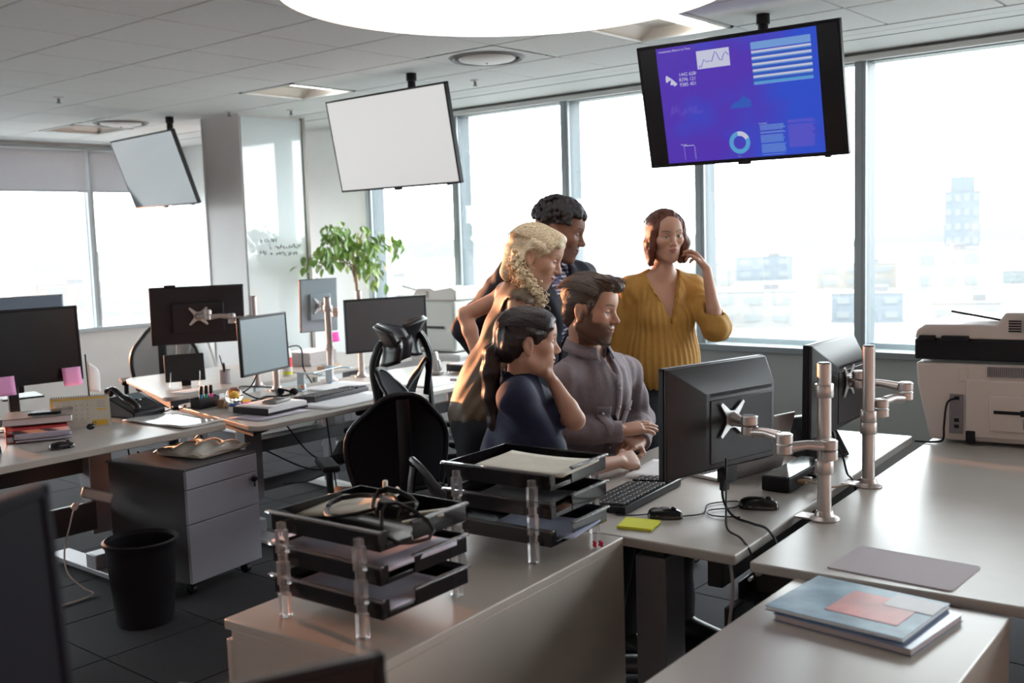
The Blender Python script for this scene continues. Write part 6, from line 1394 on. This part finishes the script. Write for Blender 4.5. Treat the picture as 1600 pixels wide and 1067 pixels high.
hipL, hipR = pel+Rp[:, 1]*.085, pel-Rp[:, 1]*.085; knL, knR = hipL+nrm(FW*.6+np.array([.60, -.05, 0]))*.38+(0, 0, -.03), hipR+nrm(FW*.6+np.array([.60, -.05, 0]))*.38+(0, 0, -.03); anL, anR = knL*np.array([1, 1, 0])+(0, 0, .09), knR*np.array([1, 1, 0])-FW*.06+(0, 0, .09)
L = torso(pel, che, neck, hb, shL, shR, Rp, Rc, .94, True, .044)+arm_prims(shL, elL, wrL, (.042, .037, .024), 's', 'a')+arm_prims(shR, elR, wrR, (.042, .038, .025), 's', 'a')
L += leg_prims(hipL, knL, anL, anL+FW*.14-(0, 0, .05), (.084, .058, .042))+leg_prims(hipR, knR, anR, anR+FW*.14-(0, 0, .05), (.084, .058, .042))
fd = np.array((-2.1245, 3.2758, 0.7724))-wrR; hl = np.array((-2.2804, 2.8801, 1.1562))-wrL
def hands(F): fingers(F, wrR, fd, nrm(-WH_*.75+UZ*.5), nrm(UZ+WH_*.3), (1.25, 1.3, 1.3, 1.3), 1.0, thumb=.9, tc=.9); fingers(F, wrL, hl, nrm(WH_*.3+RH), nrm(UZ-WH_), (.35, .4, .45, .5), .92)
build_body(t, base, L, hd, [(wrR+fd*1.0, .12), (wrL+hl, .09)], dict(base=(.50, .285, .205), lip=(.36, .12, .12), brow=(.02, .012, .01), look=.6), hands)
NVY = cloth_mat('navy_knit', (.010, .013, .045), .75); sl = [p for p in L if 's' in p[-1]]; lo, hi = bbox(sl, .06); sl = sl[:-2]
def top(F):
    prims(F, sl, .012); F.ell((che+pel)/2, (.112, .145, .16), Rc, .07); F.cap(neck-(0, 0, .03), neck+(0, 0, .022), .074, .062, .02)
    for a, b in ((shL, elL), (shR, elR)): F.cap(a, a*.30+b*.70, .060, .054, .03); F.cap(a*.4+b*.6, b, .038, .036, .003, '-')
    F.cap(neck-(0, 0, .0), hb, .047, .047, .004, '-')
build_cloth(t, base, 'top', NVY, top, lo, hi, .0065, 2, wrinkle(41, 42, 8, (1, 1, .6)), .0045)
b = MB(); b.tube([tuple(neck+(0, 0, .024)+Rc[:, 0]*.060*math.cos(a)+Rc[:, 1]*.060*math.sin(a)+UZ*(.006*math.sin(9*a))-base) for a in np.linspace(0, 2*PI, 60)], .0085, 8); b.build('ruffle_collar', NVY, t)
pants(t, base, L, TROU); shoes(t, base, [(c, c+FW*.14-(0, 0, .05)) for c in (anL, anR)])
DRK = hair_mat('dark_brown_hair', (.020, .010, .009), .36)
tail = [hd.w((-.098, .0, -.015)), np.array((-2.3959, 2.7384, 1.2161)), np.array((-2.3968, 2.7295, 1.1535)), np.array((-2.3963, 2.7311, 1.0624)), np.array((-2.3887, 2.7386, 0.9704)), np.array((-2.3786, 2.7367, 0.8914))]
def hair(F):
    W_ = hd.w; E = lambda c, r, k=.012, op='+': F.ell(W_(c), r, hd.R, k, op)
    E((-.018, 0, .040), (.107, .084, .088)); E((-.065, 0, -.012), (.055, .068, .070), .03); E((.030, 0, .082), (.062, .060, .038), .02)
    for q in (-1, 1): F.cap(W_((.062, q*.044, .062)), W_((-.02, q*.077, .02)), .018, .020, .02); F.cap(W_((-.0, q*.074, .034)), W_((-.08, q*.045, -.02)), .014, .025, .02)
    rr = [.026, .028, .031, .030, .024, .010]
    for i in range(5): F.cap(tail[i], tail[i+1], rr[i], rr[i+1], .02)
    E((.104, 0, -.030), (.062, .080, .085), .008, '-'); E((.05, 0, -.11), (.07, .09, .075), .008, '-'); E((-.004, -.092, -.012), (.030, .026, .045), .006, '-'); F.cap(neck, hb, .044, .044, .01, '-')
def sweep(V): p = hd.loc(V); return np.sin(180*p[:, 2]+60*p[:, 0])*.7*(p[:, 0] > -.09)+np.sin(260*p[:, 1])*(p[:, 0] <= -.09)
tl_ = np.array(tail); build_cloth(t, base, 'hair', DRK, hair, np.minimum(hd.c-.17, tl_.min(0)-.06), np.maximum(hd.c+.18, tl_.max(0)+.05), .0045, 0, sweep, .0016)
strands(t, base, 'hair_strands', DRK, combed(hd, 200, (-.018, 0, .040), (.1055, .0835, .0870), .85, 3.05, seed=4, ph=(-1.5, 1.5)), .0018)
b = MB(); b.tube([tuple(tail[1]*.6+tail[0]*.4+hd.R[:, 1]*.030*math.cos(a)+hd.R[:, 2]*.030*math.sin(a)-base) for a in np.linspace(0, 2*PI, 24)], .006, 6); b.build('hair_tie', BLACK, t)
# ---------------------------------------------------------------- city outside
gnd = struct(MB().box((0, 0, -41), (6000, 6000, 2)).build('ground', mat('hazy_ground', (.135, .134, .13), .95, var=.15, vscale=.02), None))  # ground colour kept pale to paint in the distance haze
rc = random.Random(11)
BM = [mat('bldg_%s' % n, c, .9, var=.06, vscale=.3) for n, c in (('stone', (.165, .161, .158)), ('rose', (.155, .136, .132)), ('teal', (.122, .14, .14)), ('blue', (.115, .13, .145)), ('sand', (.163, .155, .145)))]  # pale, close facade tones: the haze is put into the colour
BW = mat('bldg_window', (.13, .14, .145), .5); BR = mat('bldg_roof', (0.118, 0.118, 0.122), .9)
def building(x, y, w, d, h, rz, mi, label, grp='pale hazy city buildings outside the windows', rows=3, cols=6, base=-40, tower=False):
    t = thing('building', label, 'building', (x, y, base), rz, grp)
    MB().box((0, 0, h/2), (w, d, h)).build('facade', BM[mi], t, smooth=False)
    MB().box((0, 0, h+.4), (w*1.01, d*1.01, .8)).box((w*.2, 0, h+2), (w*.2, d*.3, 3)).build('roof', BR, t, smooth=False)
    wm = None
    for r in range(rows):
        for c in range(cols):
            px = (c+.5)/cols*w-w/2; pz = (r+.55)/rows*h
            if wm is None:
                wm = MB().box((0, 0, 0), (w/cols*.55, .4, h/rows*.45)).build('window_pane', BW, t, smooth=False); wm.location = (px, -d/2-.05, pz)
            else: share(wm, t, (px, -d/2-.05, pz))
    if tower: MB().box((0, 0, h+6), (w*.7, d*.7, 12)).cyl((0, 0, h+10), (0, 0, h+26), 1.2, .3, 8).build('crown', BM[mi], t, smooth=False)
def place(az, dist): a = math.radians(az); return dist*math.sin(a), dist*math.cos(a)
x, y = place(-16.6, 900); building(x, y, 26, 26, 66, .3, 3, 'tall pale tower rising over the hazy skyline at the right', rows=6, cols=4, tower=True)
ORD = 'first second third fourth fifth sixth seventh eighth ninth tenth eleventh twelfth thirteenth fourteenth fifteenth sixteenth'.split()
for row, (d0, d1, h0, h1) in enumerate(((130, 190, 4, 9), (220, 320, 5, 14), (380, 520, 6, 18), (650, 900, 8, 26))):
    for n_, az in enumerate(np.arange(-68, -6, (7.5, 6.2, 5.2, 4.2)[row])):
        d = rc.uniform(d0, d1); x, y = place(az+rc.uniform(-.5, .5), d); mi = rc.randrange(5)
        building(x, y, rc.uniform(.05, .075)*d, rc.uniform(9, 20), rc.uniform(h0, h1), rc.uniform(-.3, .3)+math.radians(-az), mi,
            'hazy %s building outside, %s from the left in the %s band' % (('pale stone', 'rose', 'teal grey', 'blue grey', 'sandy')[mi], ORD[n_], ('closest', 'second', 'third', 'skyline')[row]),
            ('closest city buildings', 'second band of city buildings', 'third band of city buildings', 'skyline buildings')[row], rows=2, cols=5 if row < 2 else 3)
hb = MB()
for (az, dist, w, h) in ((-60, 2300, 900, 42), (-45, 2400, 1000, 46), (-30, 2300, 800, 38), (-12, 2500, 900, 58), (-75, 2400, 900, 40)):
    x, y = place(az, dist); pr = [(0, 0)]
    hb.T = Matrix.Translation((x, y, -40)) @ Matrix.Rotation(math.radians(-az), 4, 'Z')
    hb.prism([(-w/2, 0)]+[(w*(q/12-.5), h*math.sin(PI*q/12)**.8*(.85+.15*math.sin(q*2.3+az))) for q in range(1, 12)]+[(w/2, 0)], 0, 200, 'y')
hb.T = None
struct(hb.build('hills', mat('hill_haze', (.155, .158, .16), 1), None))  # haze over the hills is painted as their flat pale colour
